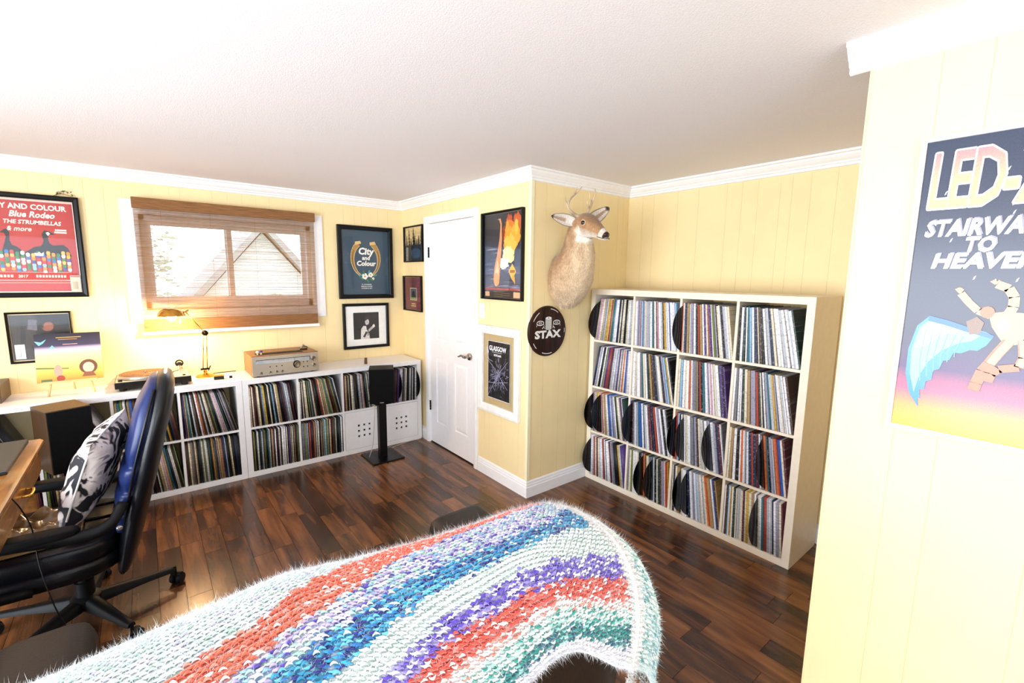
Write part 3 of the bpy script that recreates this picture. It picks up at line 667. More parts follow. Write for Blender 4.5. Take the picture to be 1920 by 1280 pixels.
for sx in (-.17, .17):
    for sy in (-.13, .13): bm = bm_(); lathe(bm, [(.02, 0), (.022, .021)], c=(sx, sy, 0), n=14); obj('foot', bm, DK, tt)
t = thing('stylus_brush', 'small round brass stylus gauge beside the tonearm', 'gauge', (-1.872, -.06, ZT + .067))
bm = bm_(); lathe(bm, [(.02, 0), (.016, .02), (.008, .024)], n=16); obj('base', bm, HNG, t, 40); bm = bm_(); lathe(bm, [(.017, -.004), (.027, -.003), (.027, .003), (.017, .004), (.017, -.004)], c=(0, 0, .05), axis='y', n=20, cap=False); obj('ring', bm, HNG, t, 40)

# lamp
BR = mat('polished_brass', 'd9a44a', .25, 1, var=.12)
lm = thing('desk_lamp', 'lit brass swing-arm desk lamp', 'lamp', (-1.715, -.1, ZT))
bm = bm_(); lathe(bm, [(.066, 0), (.066, .008), (.055, .016), (.02, .022), (.012, .03), (.012, .05)], n=28); obj('base', bm, BR, lm, 40)
J0, J1, J2 = Vector((.0, 0, .055)), Vector((.01, -.09, .35)), Vector((-.1, -.11, .515))
for k in (-1, 1):
    bm = bm_(); tube(bm, [J0 + Vector((k * .014, 0, 0)), J1 + Vector((k * .009, 0, 0))], .0035, 8); obj('lower_arm', bm, BR, lm, True)
    bm = bm_(); tube(bm, [J1 + Vector((0, k * .008, 0)), J2 + Vector((0, k * .008, 0))], .0035, 8); obj('upper_arm', bm, BR, lm, True)
bm = bm_(); tube(bm, [J0 + Vector((-.03, 0, .005)), J0 + Vector((.03, 0, .005))], .008, 10); tube(bm, [J0 + Vector((.02, -.0, -.01)), J0 + Vector((.035, -.01, .03))], .004, 8); obj('base_knuckle', bm, HNG, lm, 40)
bm = bm_(); lathe(bm, [(.013, -.01), (.02, -.008), (.02, .008), (.013, .01)], c=tuple(J1), axis='y', n=18); obj('elbow_joint', bm, HNG, lm, 40)
bm = bm_()
sp = [J0 + Vector((.0 + .006 * math.cos(a), .006 * math.sin(a) - .0, 0)) + (J1 - J0) * (.1 + .35 * a / (24 * PI)) for a in [i * PI / 3 for i in range(72)]]
tube(bm, sp, .0012, 4); obj('spring', bm, CHR, lm, True)
bm = bm_(); tube(bm, [J2 + Vector((.02, 0, .012)), J2, J2 + Vector((-.03, 0, -.01))], .007, 8); obj('shade_yoke', bm, BR, lm, True)
SH = J2 + Vector((-.085, -.02, -.02))
bm = bm_(); lathe(bm, [(.016, .045), (.022, .05), (.04, .046), (.068, .028), (.082, .0), (.085, -.006), (.083, -.006), (.08, 0), (.066, .026), (.038, .043), (.016, .042)], c=tuple(SH), n=32, cap=False); obj('lamp_shade', bm, BR, lm, 60)
BU = mat('lit_bulb', 'ffd9a0', .4, emit=120)
bm = bm_(); lathe(bm, [(.012, .04), (.014, .02), (.028, -.002), (.03, -.015), (.022, -.034), (.008, -.042)], c=tuple(SH), n=20); obj('bulb', bm, BU, lm, True)
bm = bm_(); tube(bm, [SH + Vector((.05, -.03, -.03)), SH + Vector((.05, -.03, -.06))], .005, 8); obj('pull_switch', bm, mat('white_plastic', 'f0ece4', .4), lm, True)
pl = bpy.data.lights.new('lamp_glow', 'POINT'); pl.energy = 36; pl.color = (1, .66, .34); pl.shadow_soft_size = .03
po = bpy.data.objects.new('lamp_glow', pl); COL.objects.link(po); po.parent = lm; po.location = SH + Vector((0, 0, -.05))
bm = bm_(); tube(bm, curve([(-1.68, -.05, ZT + .01), (-1.64, -.02, ZT + .004), (-1.6, -.01, ZT + .004), (-1.5, -.008, ZT + .003)], 5), .003, 6); tag(obj('lamp_cord', bm, DK), 'short black lamp cord behind the brass lamp base', 'cord')

t = thing('cartridge_box', 'small brass-topped black box right of the brass lamp', 'box', (-1.645, -.26, ZT), math.radians(-8))
bm = bm_(); box(bm, -.032, .032, -.025, .025, 0, .026, .001); obj('box_body', bm, DK, t); bm = bm_(); box(bm, -.033, .033, -.026, .026, .0265, .034, .002); obj('lid', bm, BR, t)
t = thing('stylus_case', 'tiny white and black cube case beside the receiver', 'box', (-1.572, -.275, ZT))
bm = bm_(); box(bm, -.014, .014, -.012, .014, 0, .028, .001); obj('case_body', bm, mat('white_plastic', 'f0ece4', .4), t); bm = bm_(); box(bm, -.01, .01, -.014, -.012, .004, .022); obj('front_window', bm, DK, t)
bm = bm_(); loft(bm, [[(-.012, -.008, 0), (.012, -.008, 0), (.012, .004, 0), (-.012, .004, 0)], [(-.006, .002, .055), (.016, .002, .055), (.016, .012, .055), (-.006, .012, .055)]])
tag(obj('wood_block', bm, mat('brown_leather_tag', '5d3b28', .6, var=.2), loc=(-.525, -.3, ZT)), 'small upright brown wooden block on the right white unit', 'block')
t = thing('wooden_speaker', 'dark wood cabinet at the far left end of the white unit', 'cabinet', (-2.88, -.16, ZT))
bm = bm_(); box(bm, -.12, .12, -.12, .14, 0, .11, .004); obj('cabinet', bm, mat('dark_oak', '4b3626', .4, var=.25, scale=6, stretch=(2, 14, 14)), t)
bm = bm_(); box(bm, -.1, .1, -.126, -.12, .01, .1); obj('front_cloth', bm, GRL, t)

# album on easel
PINE = mat('pale_pine', 'd9bd80', .5, var=.08, scale=8)
ez = thing('table_easel', 'small pale pine tabletop easel', 'easel', (-2.455, -.21, ZT))
for sx in (-1, 1):
    bm = bm_(); tube(bm, [(sx * .11, -.02, .0), (sx * .09, -.005, .11)], .006, 8); tube(bm, [(sx * .09, -.005, .11), (sx * .03, .07, .33)], .005, 8); obj('leg', bm, PINE, ez, True)
bm = bm_(); tube(bm, [(0, .06, .2), (0, .15, .003)], .005, 8); obj('leg', bm, PINE, ez, True)
bm = bm_(); box(bm, -.13, .13, -.03, .0, .082, .09, .001); box(bm, -.13, .13, -.034, -.03, .082, .098, .001); obj('ledge', bm, PINE, ez)
pr = Print(.315, .315, 'e8b95a'); pr.grad(0, 0, .315, .2, [(0, 'c98b2e'), (.3, 'e9b94e'), (1, 'f1dcae')]); pr.grad(0, .19, .315, .125, [(0, 'f3e3d2'), (.18, 'c9b6d0'), (.35, '3b3350'), (1, '1d1a20')])
pr.poly([(.0, .27), (.03, .262), (.055, .28), (.04, .255), (.02, .24)], '7fd0cf'); pr.poly([(.06, .21), (.08, .24), (.1, .21), (.085, .225)], '6fc7bd')
pr.text('ON THE ROAD', .1, .285, .017, 'c79a45', bold=.02) if False else pr.rect(.1, .285, .12, .006, 'b48d46'); pr.rect(.11, .273, .09, .004, 'b48d46'); pr.rect(.13, .24, .07, .004, 'd9a8a0')
pr.ell(.245, .085, .045, .048, '6b3f25'); pr.ell(.245, .08, .028, .034, 'e9c9a6'); pr.poly([(.21, .02), (.28, .02), (.265, .05), (.225, .05)], '8a4f33')
pr.poly([(.0, .1), (.15, .085), (.15, .078), (.0, .09)], '6f7a35'); pr.ell(.1, .07, .02, .04, 'd99c86'); pr.ell(.11, .02, .02, .02, 'a23b25'); pr.rect(.02, .0, .05, .02, '5d6a2c')
ab = thing('album_sleeve', 'night-and-desert illustrated album sleeve propped on the easel', 'record', (-2.61, -.228, ZT + .091)); ab.rotation_euler = (math.radians(-17), 0, 0)
pr.build(ab, PRINT, off=(0, -.0, 0)); bm = bm_(); box(bm, 0, .315, .0003, .004, 0, .315); obj('card', bm, WHT, ab)
# ------------------------------------------------------------------ framed pictures on the window wall
R9 = -PI / 2
pr = Print(.475, .59, 'b3281d'); W_, H2 = pr.w, pr.h
pr.rect(0, 0, W_, .006, 'e9d9cf'); pr.rect(0, H2 - .012, W_, .012, 'e9c8bf'); pr.rect(W_ - .006, 0, .006, H2, 'e9d9cf'); pr.rect(0, 0, .006, H2, 'e9d9cf')
pr.text('CITY AND COLOUR', W_ / 2, .528, .045, 'f7ead8', bold=.035, fit=.4, align='CENTER'); pr.text('Blue Rodeo', W_ / 2 + .02, .478, .052, 'f7ead8', bold=.03, fit=.23, shear=.3, align='CENTER')
pr.text('THE STRUMBELLAS', W_ / 2 + .02, .435, .034, 'f7ead8', bold=.03, fit=.29, shear=.2, align='CENTER'); pr.text('& more', .12, .39, .04, 'f7ead8', bold=.02, shear=.3); pr.rect(.365, .4, .06, .01, 'f7ead8'); pr.rect(.36, .385, .065, .01, 'f7ead8')
for ox, fl_ in ((.25, 1), (.2, -1)):
    q = [(0, .25), (.06, .29), (.1, .3), (.115, .33), (.108, .375), (.125, .4), (.15, .395), (.185, .375), (.15, .372), (.14, .35), (.145, .32), (.16, .305), (.22, .31), (.245, .29), (.262, .235), (.23, .24), (.0, .23)]
    if fl_ > 0: pr.poly([(ox - .06 + a * .95, b) for a, b in q], '16141c'); pr.poly([(ox + .065, .385), (ox + .075, .365), (ox + .088, .38), (ox + .078, .39)], 'f4efe9')
    else: pr.poly([(ox - a * .6, b) for a, b in q[:10]] + [(ox - .12, .23), (ox, .23)], '0c0b12')
rq = random.Random(4); cs = ['f3efe6', '2c6fae', 'e0b04a', 'c8362b', '2f7a45', 'e58a2c', 'f3efe6', '4a3f8f', '86b9d6']
for k in range(16):
    x = .03 + k * .026; y0 = .135 + .02 * abs(k - 8) / 8 + rq.uniform(-.012, .01)
    for j in range(6):
        pr.ell(x, y0 + j * .021, .011, .0135, cs[rq.randrange(9)], 9)
pr.poly([(.245, .255), (.25, .235), (.29, .235), (.295, .26), (.28, .25), (.27, .262), (.26, .25)], 'f4efe9')
pr.rect(.01, .085, W_ - .03, .04, 'b52c22'); pr.text('2017', .15, .095, .024, 'f3dfc8', bold=.03, shear=.15); [pr.rect(.03 + k * .017, .096, .012, .016, 'f3dfc8') for k in range(6)]; [pr.rect(.24 + k * .016, .096, .011, .016, 'f3dfc8') for k in range(10)]; pr.rect(.02, .075, W_ - .07, .004, 'e8b9a8'); pr.rect(.02, .06, W_ - .07, .003, 'e8b9a8'); pr.rect(.02, .128, W_ - .07, .002, 'e8b9a8')
pr.rect(W_ - .06, 0, .055, .11, 'cfc4ae'); pr.rect(W_ - .058, .1, .05, .006, 'b33a55'); pr.rect(W_ - .05, .02, .03, .05, 'b3a892')
pr.V = [(a * .43 / .475, b, c) for a, b, c in pr.V]; pr.w = .43
framed('framed_poster', 'large black-framed red concert poster with goose and striped balloons', (-2.825, -.001, 1.402), 0, .49, .655, .03, pr, d=.03)
# sprig on top of that frame
sg = thing('leaf_sprig', 'small dried green leaf sprig on top of the red poster frame', 'sprig', (-2.40, -.02, 2.058))
bm = bm_(); tube(bm, curve([(-.05, 0, .0), (-.02, -.004, .015), (.01, 0, .012), (.04, .0, .004)], 4), .0018, 5); obj('stem', bm, mat('dry_stem', '8a6a48', .8), sg)
for k in range(14):
    a = rq.uniform(0, 6.3); c = Vector((rq.uniform(-.035, .045), rq.uniform(-.01, .006), rq.uniform(.012, .035))); l = rq.uniform(.008, .014); d = Vector((math.cos(a), rq.uniform(-.3, .3), math.sin(a) * .7)) * l; e = Vector((-d.z, .003, d.x)) * .45
    bm = bm_(); vs = [bm.verts.new(p) for p in (c - d, c + e, c + d, c - e)]; vc = bm.verts.new(c + Vector((0, -.003, 0)))
    for i in range(4): bm.faces.new((vs[i], vs[(i + 1) % 4], vc))
    obj('leaf', bm, mat(('leaf_dark', 'leaf_dry')[k % 3 == 0], ('2f5a2c', 'c9a489')[k % 3 == 0], .6, var=.2), sg)

pr = Print(.275, .295, '141113'); pr.poly([(0, 0), (.1, 0), (.12, .3), (0, .3)], '2f2a28'); pr.poly([(.03, .06), (.05, .24), (.065, .26), (.07, .22), (.055, .05)], '1b1818')
pr.poly([(.075, .2), (.12, .19), (.125, .26), (.085, .265)], '5f5c68'); pr.ell(.17, .22, .03, .038, '6f3f31'); pr.ell(.16, .235, .04, .03, '17110f'); pr.ell(.175, .215, .024, .03, '7f4a3a'); pr.poly([(.08, .09), (.14, .13), (.24, .12), (.25, .02), (.1, .03)], '1a1318')
pr.poly([(.09, .1), (.2, .13), (.2, .11), (.1, .08)], '4b333c'); pr.rect(.008, .008, .046, .095, 'e9e2df'); pr.line([(.03, .02), (.034, .05), (.028, .09)], .003, '9a938f')
framed('framed_photo', 'black-framed dark portrait photo partly behind the easel album', (-2.744, -.001, .975), 0, .308, .332, .012, pr, pm=PHOTO)

pr = Print(.45, .595, '31495a'); 
for sgn in (1, -1):
    pt = [(.225 + sgn * (.128 * math.sin(a)) * (1 if a < 1.9 else 1), .33 - .165 * math.cos(a)) for a in [i * .16 for i in range(3, 17)]]
    for i in range(len(pt) - 1):
        wd = .016 + .03 * i / 13; pr.line([pt[i], pt[i + 1]], wd + .004, 'e8d3a0'); 
    for i in range(len(pt) - 1):
        wd = .016 + .03 * i / 13; pr.line([pt[i], pt[i + 1]], wd - .003, 'b4863c')
    pr.line(pt[2:11], .005, '4a3420')
    pr.poly([(pt[-1][0] - .028, pt[-1][1] - .01), (pt[-1][0] + .03, pt[-1][1] + .005), (pt[-1][0] + .02, pt[-1][1] + .03), (pt[-1][0] - .03, pt[-1][1] + .02)], 'dcbc78')
pr.text('City', .225, .375, .085, 'f6f2e8', bold=.04, shear=.12, align='CENTER'); pr.text('and', .225, .325, .052, 'f6f2e8', bold=.035, shear=.12, align='CENTER'); pr.text('Colour', .225, .27, .062, 'f6f2e8', bold=.04, shear=.12, align='CENTER')
for cx, cz, r in ((.21, .17, .028), (.265, .185, .023), (.29, .15, .012)):
    for k in range(5): pr.ell(cx + r * .62 * math.cos(k * 1.257), cz + r * .62 * math.sin(k * 1.257), r * .5, r * .5, 'f4efe0', 9)
    pr.ell(cx, cz, r * .3, r * .3, 'b08a3a', 8)
for cx, cz, rt_, cl in ((.17, .18, .5, '3f9aa0'), (.18, .15, -.5, '3c7f47'), (.235, .13, -.9, '3c7f47'), (.25, .21, 1.2, '3f9aa0'), (.31, .18, .3, '3f8f7a'), (.275, .14, -.4, '3c7f47'), (.2, .205, 1.8, '3c7f47')): pr.ell(cx, cz, .022, .008, cl, 9, rt_)
for k, t in enumerate(('ST. CATHARINES', 'MERIDIAN CENTRE', 'OCTOBER 21 2017')): pr.text(t, .225, .09 - k * .018, .0125, 'f0eee4', bold=.03, align='CENTER')
framed('framed_poster', 'black-framed slate blue print with golden horseshoe and script lettering', (-.642, -.001, 1.352), 0, .525, .67, .038, pr, d=.025)

pr = Print(.255, .26, '1d1b1c'); pr.poly([(.07, .0), (.075, .1), (.1, .13), (.125, .125), (.13, .09), (.15, .06), (.16, 0)], 'd9d6d2'); pr.ell(.135, .165, .02, .03, 'c9c6c2'); pr.poly([(.11, .17), (.12, .215), (.15, .22), (.165, .185), (.14, .19)], '3b3637')
pr.line([(.12, .06), (.16, .09), (.205, .125)], .022, 'b9b6b2'); pr.ell(.2, .125, .012, .016, 'dedbd7'); pr.line([(.14, .14), (.145, .08), (.14, .03)], .008, '1b191a'); pr.line([(.1, .02), (.13, .07)], .02, '2b2829')
framed('framed_photo', 'black-framed black and white photo of a singer, under the blue print', (-.618, -.001, .876), 0, .447, .43, .026, pr, pm=PHOTO, matb=(.25, .255))

# door wall (local x = -y)
pr = Print(.36, .315, '23313f'); pr.rect(0, .14, .36, .175, 'd9bf8a'); 
for x, h in ((.03, .1), (.08, .16), (.12, .07), (.17, .17), (.2, .1), (.24, .06), (.28, .09), (.33, .17), (.36, .12)):
    for j in range(5): pr.poly([(x - .028 + j * .0045, .14 + h * j * .2), (x + .028 - j * .0045, .14 + h * j * .2), (x, .14 + h * (j * .2 + .3))], '10151a')
pr.rect(0, 0, .36, .15, '16202c'); pr.rect(.01, .0, .05, .13, '9a9a98')
for j in range(10): pr.rect(.012, .005 + j * .013, .045, .005, '39414a')
pr.ell(.22, .07, .1, .05, '26435c')
framed('framed_poster', 'small black-framed print of dark pine trees over blue', (-.001, -.066, 1.7), R9, .384, .337, .012, pr, pm=PHOTO)
pr = Print(.35, .31, '6b2a35'); pr.rect(.11, .09, .14, .12, 'b9b09a'); pr.rect(.118, .098, .124, .104, '4a5560'); pr.poly([(.13, .1), (.15, .17), (.18, .18), (.21, .17), (.23, .1)], '20262b'); pr.rect(.12, .098, .12, .02, '7c8a5c')
[pr.rect(.1 + k * .022, .245 + .006 * (k % 2), .015, .026, '3a3340') for k in range(7)]; [pr.rect(.15 + k * .016, .222, .011, .014, '3a3340') for k in range(4)]; pr.rect(.14, .05, .08, .012, 'c2a070'); pr.rect(.13, .03, .1, .012, 'c2a070')
pr.F = pr.F
framed('framed_poster', 'small black-framed maroon print with central square photo', (-.001, -.035, 1.232), R9, .376, .338, .012, pr)
pr = Print(.45, .6, '2a2b33'); pr.grad(0, .06, .45, .36, [(0, '4b4a58'), (.5, '3d4a66'), (1, '2b2d38')])
rq = random.Random(9)
for k in range(46): x = rq.uniform(-.05, .36); z = rq.uniform(.07, .36); pr.poly([(x, z), (x + rq.uniform(.08, .2), z + .004), (x + .05, z + .009)], ('6d7390', '8f93ac', '1f2430')[k % 3])
def blob(cx, cz, rx, rz, col, n=22, w_=.25):
    pr.poly([(cx + rx * (1 + rq.uniform(-w_, w_)) * math.cos(a), cz + rz * (1 + rq.uniform(-w_, w_)) * math.sin(a)) for a in [2 * PI * i / n for i in range(n)]], col)
for cx, cz, rx, rz, c in ((.33, .47, .11, .1, '8a3412'), (.3, .52, .04, .07, 'b5481a'), (.39, .52, .045, .08, 'c65518'), (.33, .45, .085, .09, 'd9701f'), (.3, .4, .06, .1, 'e8942c'), (.37, .43, .05, .08, 'eda02f'), (.31, .36, .07, .09, 'f2b548'), (.29, .3, .07, .06, 'f8dca0'), (.24, .25, .07, .04, 'fdf3dc'), (.38, .5, .02, .05, 'f4b53c'), (.28, .5, .015, .05, 'f09a2c')): blob(cx, cz, rx, rz, c)
pr.poly([(.15, .08), (.12, .12), (.13, .22), (.16, .3), (.19, .42), (.2, .52), (.185, .555), (.16, .56), (.2, .565), (.215, .53), (.22, .42), (.21, .3), (.2, .2), (.19, .1)], 'd98f62'); pr.poly([(.14, .1), (.135, .18), (.17, .28), (.185, .2), (.175, .1)], 'f0c49a'); pr.ell(.155, .13, .03, .05, 'e39a5c')
pr.poly([(.34, .13), (.3, .19), (.34, .245), (.385, .19)], 'e8b955'); pr.poly([(.335, .14), (.375, .1), (.37, .15), (.35, .17)], 'd9a03c'); [pr.poly([(.315 + k * .014, .18), (.325 + k * .014, .18), (.33 + k * .014, .2), (.32 + k * .014, .2)], '8a2c1c') for k in range(4)]
pr.rect(0, 0, .45, .05, '17161a'); [pr.rect(.015 + k * .0145, .056, .0105 if k % 5 else .004, .014, 'c84a35') for k in range(29)]; pr.rect(.02, .008, .055, .034, 'c9a07a'); pr.rect(.36, .005, .085, .04, 'e0a882')
for k in range(5): pr.rect(.13 + (k % 2) * .09, .008 + k * .008, .1, .003, '7c6a45')
framed('framed_poster', 'tall black-framed poster of a flaming saxophone over water', (-.001, -1.4, 1.405), R9, .48, .63, .013, pr, d=.03)
pr = Print(.275, .445, '14151b'); pr.rect(0, 0, .275, .445, 'e8e6ea'); pr.rect(.004, .004, .267, .437, '15161c')
for k in range(210):
    a = rq.uniform(0, 2 * PI); r0 = abs(rq.gauss(0, .06)); l = rq.uniform(.01, .05); x, z = .14 + r0 * math.cos(a) * 1.2, .19 + r0 * math.sin(a) * 1.3; b = a + rq.choice((0, PI / 2, .4, -.5)); x1, z1 = x + l * math.cos(b), z + l * math.sin(b)
    if .01 < x < .265 and .01 < z < .33 and .01 < x1 < .265 and .01 < z1 < .33: pr.line([(x, z), (x1, z1)], rq.choice((.0012, .0016, .0024)), ('8f8fae', 'b9b9d6', '6d6d8a')[k % 3])
for q in (((.01, .3), (.1, .24), (.26, .1)), ((.02, .02), (.14, .19), (.26, .31)), ((.01, .12), (.12, .13), (.265, .16)), ((.01, .35), (.03, .3), (.08, .29))): pr.line(list(q), .003, 'a9a9c6')
pr.poly([(.004, .36), (.02, .34), (.028, .36), (.01, .4), (.004, .4)], 'c9c9dc')
pr.text('GLASGOW', .138, .375, .05, 'f4f4f6', bold=.03, fit=.21, align='CENTER'); pr.rect(.07, .362, .12, .003, 'd6d6dc'); pr.text('SCOTLAND', .138, .335, .02, 'f4f4f6', bold=.04, fit=.09, align='CENTER')
hh_ = framed('framed_poster', 'white-framed floating glass print of a city street map', (-.001, -1.345, .533), R9, .515, .672, .062, pr, fm=WHITEFR, d=.025)
bm = bm_(); box(bm, .06, .455, -.004, -.003, .06, .61); obj('back_glass', bm, GLASS, hh_)
sw = thing('light_switch', 'white rocker light switch beside the door casing', 'switch', (-.001, -1.35, 1.25), R9); WP = mat('white_plastic', 'f0ece4', .4)
bm = bm_(); box(bm, 0, .07, -.006, 0, 0, .115, .002); obj('wall_plate', bm, WP, sw); bm = bm_(); box(bm, .02, .05, -.01, -.006, .028, .088, .0015); obj('rocker', bm, WP, sw)

# near poster on the right wall
pr = Print(.56, .812, '1b2033'); pr.grad(0, 0, .56, .812, [(0, 'f0b44a'), (.08, 'ee9a5a'), (.14, 'c45d78'), (.22, '4a2a5c'), (.34, '23203c'), (1, '353d52')])
for k in range(26): x, z = rq.uniform(.01, .55), rq.uniform(.42, .8); pr.poly([(x, z), (x + .0035, z + .002), (x + .006, z + .012), (x + .002, z + .008)], 'dfe4f4')
pr.ell(.34, .52, .1, .12, '26479c', 30); pr.ell(.34, .54, .06, .08, '3b6bd0', 24)
V, T = text2d('LED-ZEPPELIN', .12, bold=.012, spacing=.9); mx = max(a for a, b in V); k_ = .52 / mx
for j in range(8): pr.add([(a * k_ + .012 + .0036 * math.cos(j * PI / 4) + b * .05, b * 1.75 + .632 + .005 * math.sin(j * PI / 4)) for a, b in V], T, 'fdf7ee')
base = [(a * k_ + .012 + b * .05, b * 1.75 + .632) for a, b in V]; A, B = lin(rgb('f0c884')), lin(rgb('e0868c')); pr.add(base, T, [tuple(A[i] + (B[i] - A[i]) * min(1, max(0, (z - .63) / .15)) for i in range(3)) for x, z in base])
def ctext(t, x, z, s_, wdt):
    V, T = text2d(t, s_, bold=.035, shear=.18); mx = max(a for a, b in V); k_ = wdt / mx; pr.add([(a * k_ + x + .003, b + z + .003) for a, b in V], T, '8d8796'); pr.add([(a * k_ + x, b + z) for a, b in V], T, 'f4eef4')
ctext('STAIRWAY', .018, .553, .06, .225); ctext('TO', .102, .508, .054, .062); ctext('HEAVEN', .04, .465, .055, .212)
wing = [(.187, .285), (.171, .296), (.134, .304), (.096, .318), (.054, .33), (.03, .3), (.017, .23), (.018, .156), (.032, .1), (.056, .063), (.052, .09), (.058, .088), (.054, .115), (.064, .118), (.066, .142), (.077, .148), (.078, .175), (.09, .182), (.096, .206), (.108, .21), (.115, .232), (.13, .232), (.145, .243), (.16, .243), (.176, .26)]
pr.poly(wing, '3f86dc'); pr.poly([(.165, .288), (.134, .298), (.096, .31), (.056, .32), (.036, .295), (.025, .23), (.028, .16), (.042, .105), (.05, .16), (.065, .2), (.09, .235), (.12, .258), (.15, .27)], '86cdf0'); pr.poly([(.13, .295), (.096, .306), (.06, .314), (.044, .29), (.035, .235), (.055, .245), (.08, .275), (.11, .288)], 'cdf0ee')
for k in range(6): pr.line([(.05 + k * .016, .29 - k * .002), (.046 + k * .014, .2 + k * .008), (.052 + k * .013, .14 + k * .016)], .002, '5fa8e4')
pr.poly([(.054, .331), (.096, .32), (.187, .287), (.185, .278), (.13, .293), (.09, .306), (.052, .316)], '2c62b8')
pr.poly([(.5, .33), (.46, .3), (.34, .28), (.36, .25), (.45, .2), (.5, .1), (.53, .2), (.53, .3)], '5fb0ea')
FL, FD = 'd39a74', 'a8663f'
pr.poly([(.13, .32), (.15, .335), (.165, .32), (.16, .29), (.14, .285)], '7a5a48')
pr.line([(.112, .396), (.13, .372), (.15, .35), (.175, .338), (.2, .335)], .017, FL); pr.line([(.178, .422), (.2, .412), (.212, .39), (.213, .365), (.206, .345)], .02, FL)
for k in range(5): pr.line([(.11, .396), (.1 + k * .004, .404 + (k - k * k * .25) * .004 + .004)], .0035, FL); pr.line([(.175, .422), (.165 + k * .004, .43 + .003 * (k % 3))], .0035, FL)
pr.poly([(.17, .345), (.2, .352), (.235, .35), (.25, .31), (.235, .27), (.21, .262), (.195, .285), (.18, .31)], FL); pr.ell(.168, .348, .014, .016, FD, 12); pr.ell(.2, .315, .012, .018, 'f4cdb2', 12)
pr.line([(.215, .275), (.198, .24), (.186, .212), (.175, .19), (.167, .155), (.164, .135)], .024, FD); pr.line([(.217, .275), (.2, .24), (.188, .212)], .017, FL)
pr.line([(.24, .28), (.246, .235), (.24, .21), (.205, .2), (.192, .185), (.188, .163)], .02, FD); pr.line([(.24, .28), (.247, .235), (.24, .212)], .015, FL)
bp = framed('framed_poster', 'large white-edged poster of a winged figure on the near right wall', (X4 - .001, -3.953, 1.135), R9, .585, .835, .012, pr, fm=WHITEFR, d=.014, glass=False, pm=attr_mat('gloss_poster', .25, noise=.12, nscale=300))
bp.rotation_euler[1] = 0

# round plaque
pq = thing('round_plaque', 'round dark stained wooden plaque with white record and cymbal emblem', 'plaque', (.158, -D_ - .001, 1.197))
DW = mat('dark_stained_pine', '2b1712', .4, var=.5, scale=3, stretch=(9, 9, 1))
bm = bm_(); pf = [(.0, -.02), (.168, -.02), (.174, -.017), (.178, -.01), (.178, 0)]
lathe(bm, [(.001, -.02)] + pf[1:], n=64, axis='y'); obj('board', bm, DW, pq, 30)
for k in range(-3, 4):
    pass
pp = Print(.36, .36, '000000'); pp.V, pp.F, pp.C = [], [], []
c_ = .18; WM = 'e9e7e4'
for a0, a1 in ((.95, 1.45), (2.15, 2.65), (3.65, 3.95), (4.35, 4.95)): pp.arc(c_, c_, .158, .158, a0, a1, .005, WM)
pp.arc(c_, c_, .158, .158, -.1, .1, .005, WM)
V, T = text2d('STAX', .085, bold=.05); mx = max(a for a, b in V); pp.add([(a * .25 / mx + .055, b * .85 + .135 + .0) for a, b in V], T, WM)
pp.rect(c_ - .03, .2, .06, .07, 'cfccc8'); pp.ell(c_, .2, .03, .01, 'cfccc8'); pp.ell(c_, .272, .031, .012, WM); pp.arc(c_, .272, .03, .012, 0, 6.28, .002, '1b100d'); pp.ell(c_, .273, .008, .003, '1b100d')
for j in range(7): pp.arc(c_, .262 - j * .009, .03, .008, PI, 2 * PI, .0014, '5a5350', 8)
for sx in (-1, 1):
    pp.arc(c_ + sx * .078, .24, .032, .015, 0, 2 * PI, .006, WM); pp.arc(c_ + sx * .078, .24, .014, .005, 0, 2 * PI, .003, WM); pp.line([(c_ + sx * .045, .215), (c_ + sx * .06, .2)], .006, WM); pp.line([(c_ + sx * .108, .235), (c_ + sx * .112, .215)], .004, WM); pp.line([(c_ + sx * .04, .2), (c_ + sx * .045, .23)], .003, WM)
pp.build(pq, attr_mat('white_paint_marks', .5), 'painted_marks', off=(-.18, -.0203, -.18))['kind'] = 'stuff'

# ------------------------------------------------------------------ deer head
dh = thing('deer_head', 'mounted buck head and shoulders on the yellow wall', 'deer head', (0, -D_, 0))
rings = [((.315, -.001, 1.55), .13, .165), ((.305, -.03, 1.545), .162, .19), ((.292, -.075, 1.565), .168, .185), ((.277, -.13, 1.615), .148, .165), ((.262, -.17, 1.68), .12, .142), ((.252, -.195, 1.745), .098, .122), ((.245, -.205, 1.80), .085, .11), ((.24, -.215, 1.855), .076, .1),
         ((.237, -.235, 1.897), .071, .088), ((.236, -.27, 1.912), .072, .08), ((.234, -.305, 1.902), .069, .074), ((.231, -.345, 1.885), .056, .06), ((.228, -.385, 1.865), .042, .046), ((.226, -.42, 1.846), .034, .037), ((.222, -.44, 1.836), .032, .032), ((.22, -.456, 1.829), .027, .026), ((.22, -.464, 1.825), .014, .014)]
dirs = [(0, -1, 0), (0, -1, .1), (0, -1, .35), (0, -.8, .8), (0, -.5, 1), (0, -.25, 1), (0, -.15, 1), (0, -.35, 1), (0, -.8, .7), (0, -1, .0), (0, -1, -.3), (0, -1, -.42), (0, -1, -.45), (0, -1, -.45), (0, -1, -.45), (0, -1, -.4), (0, -1, -.4)]
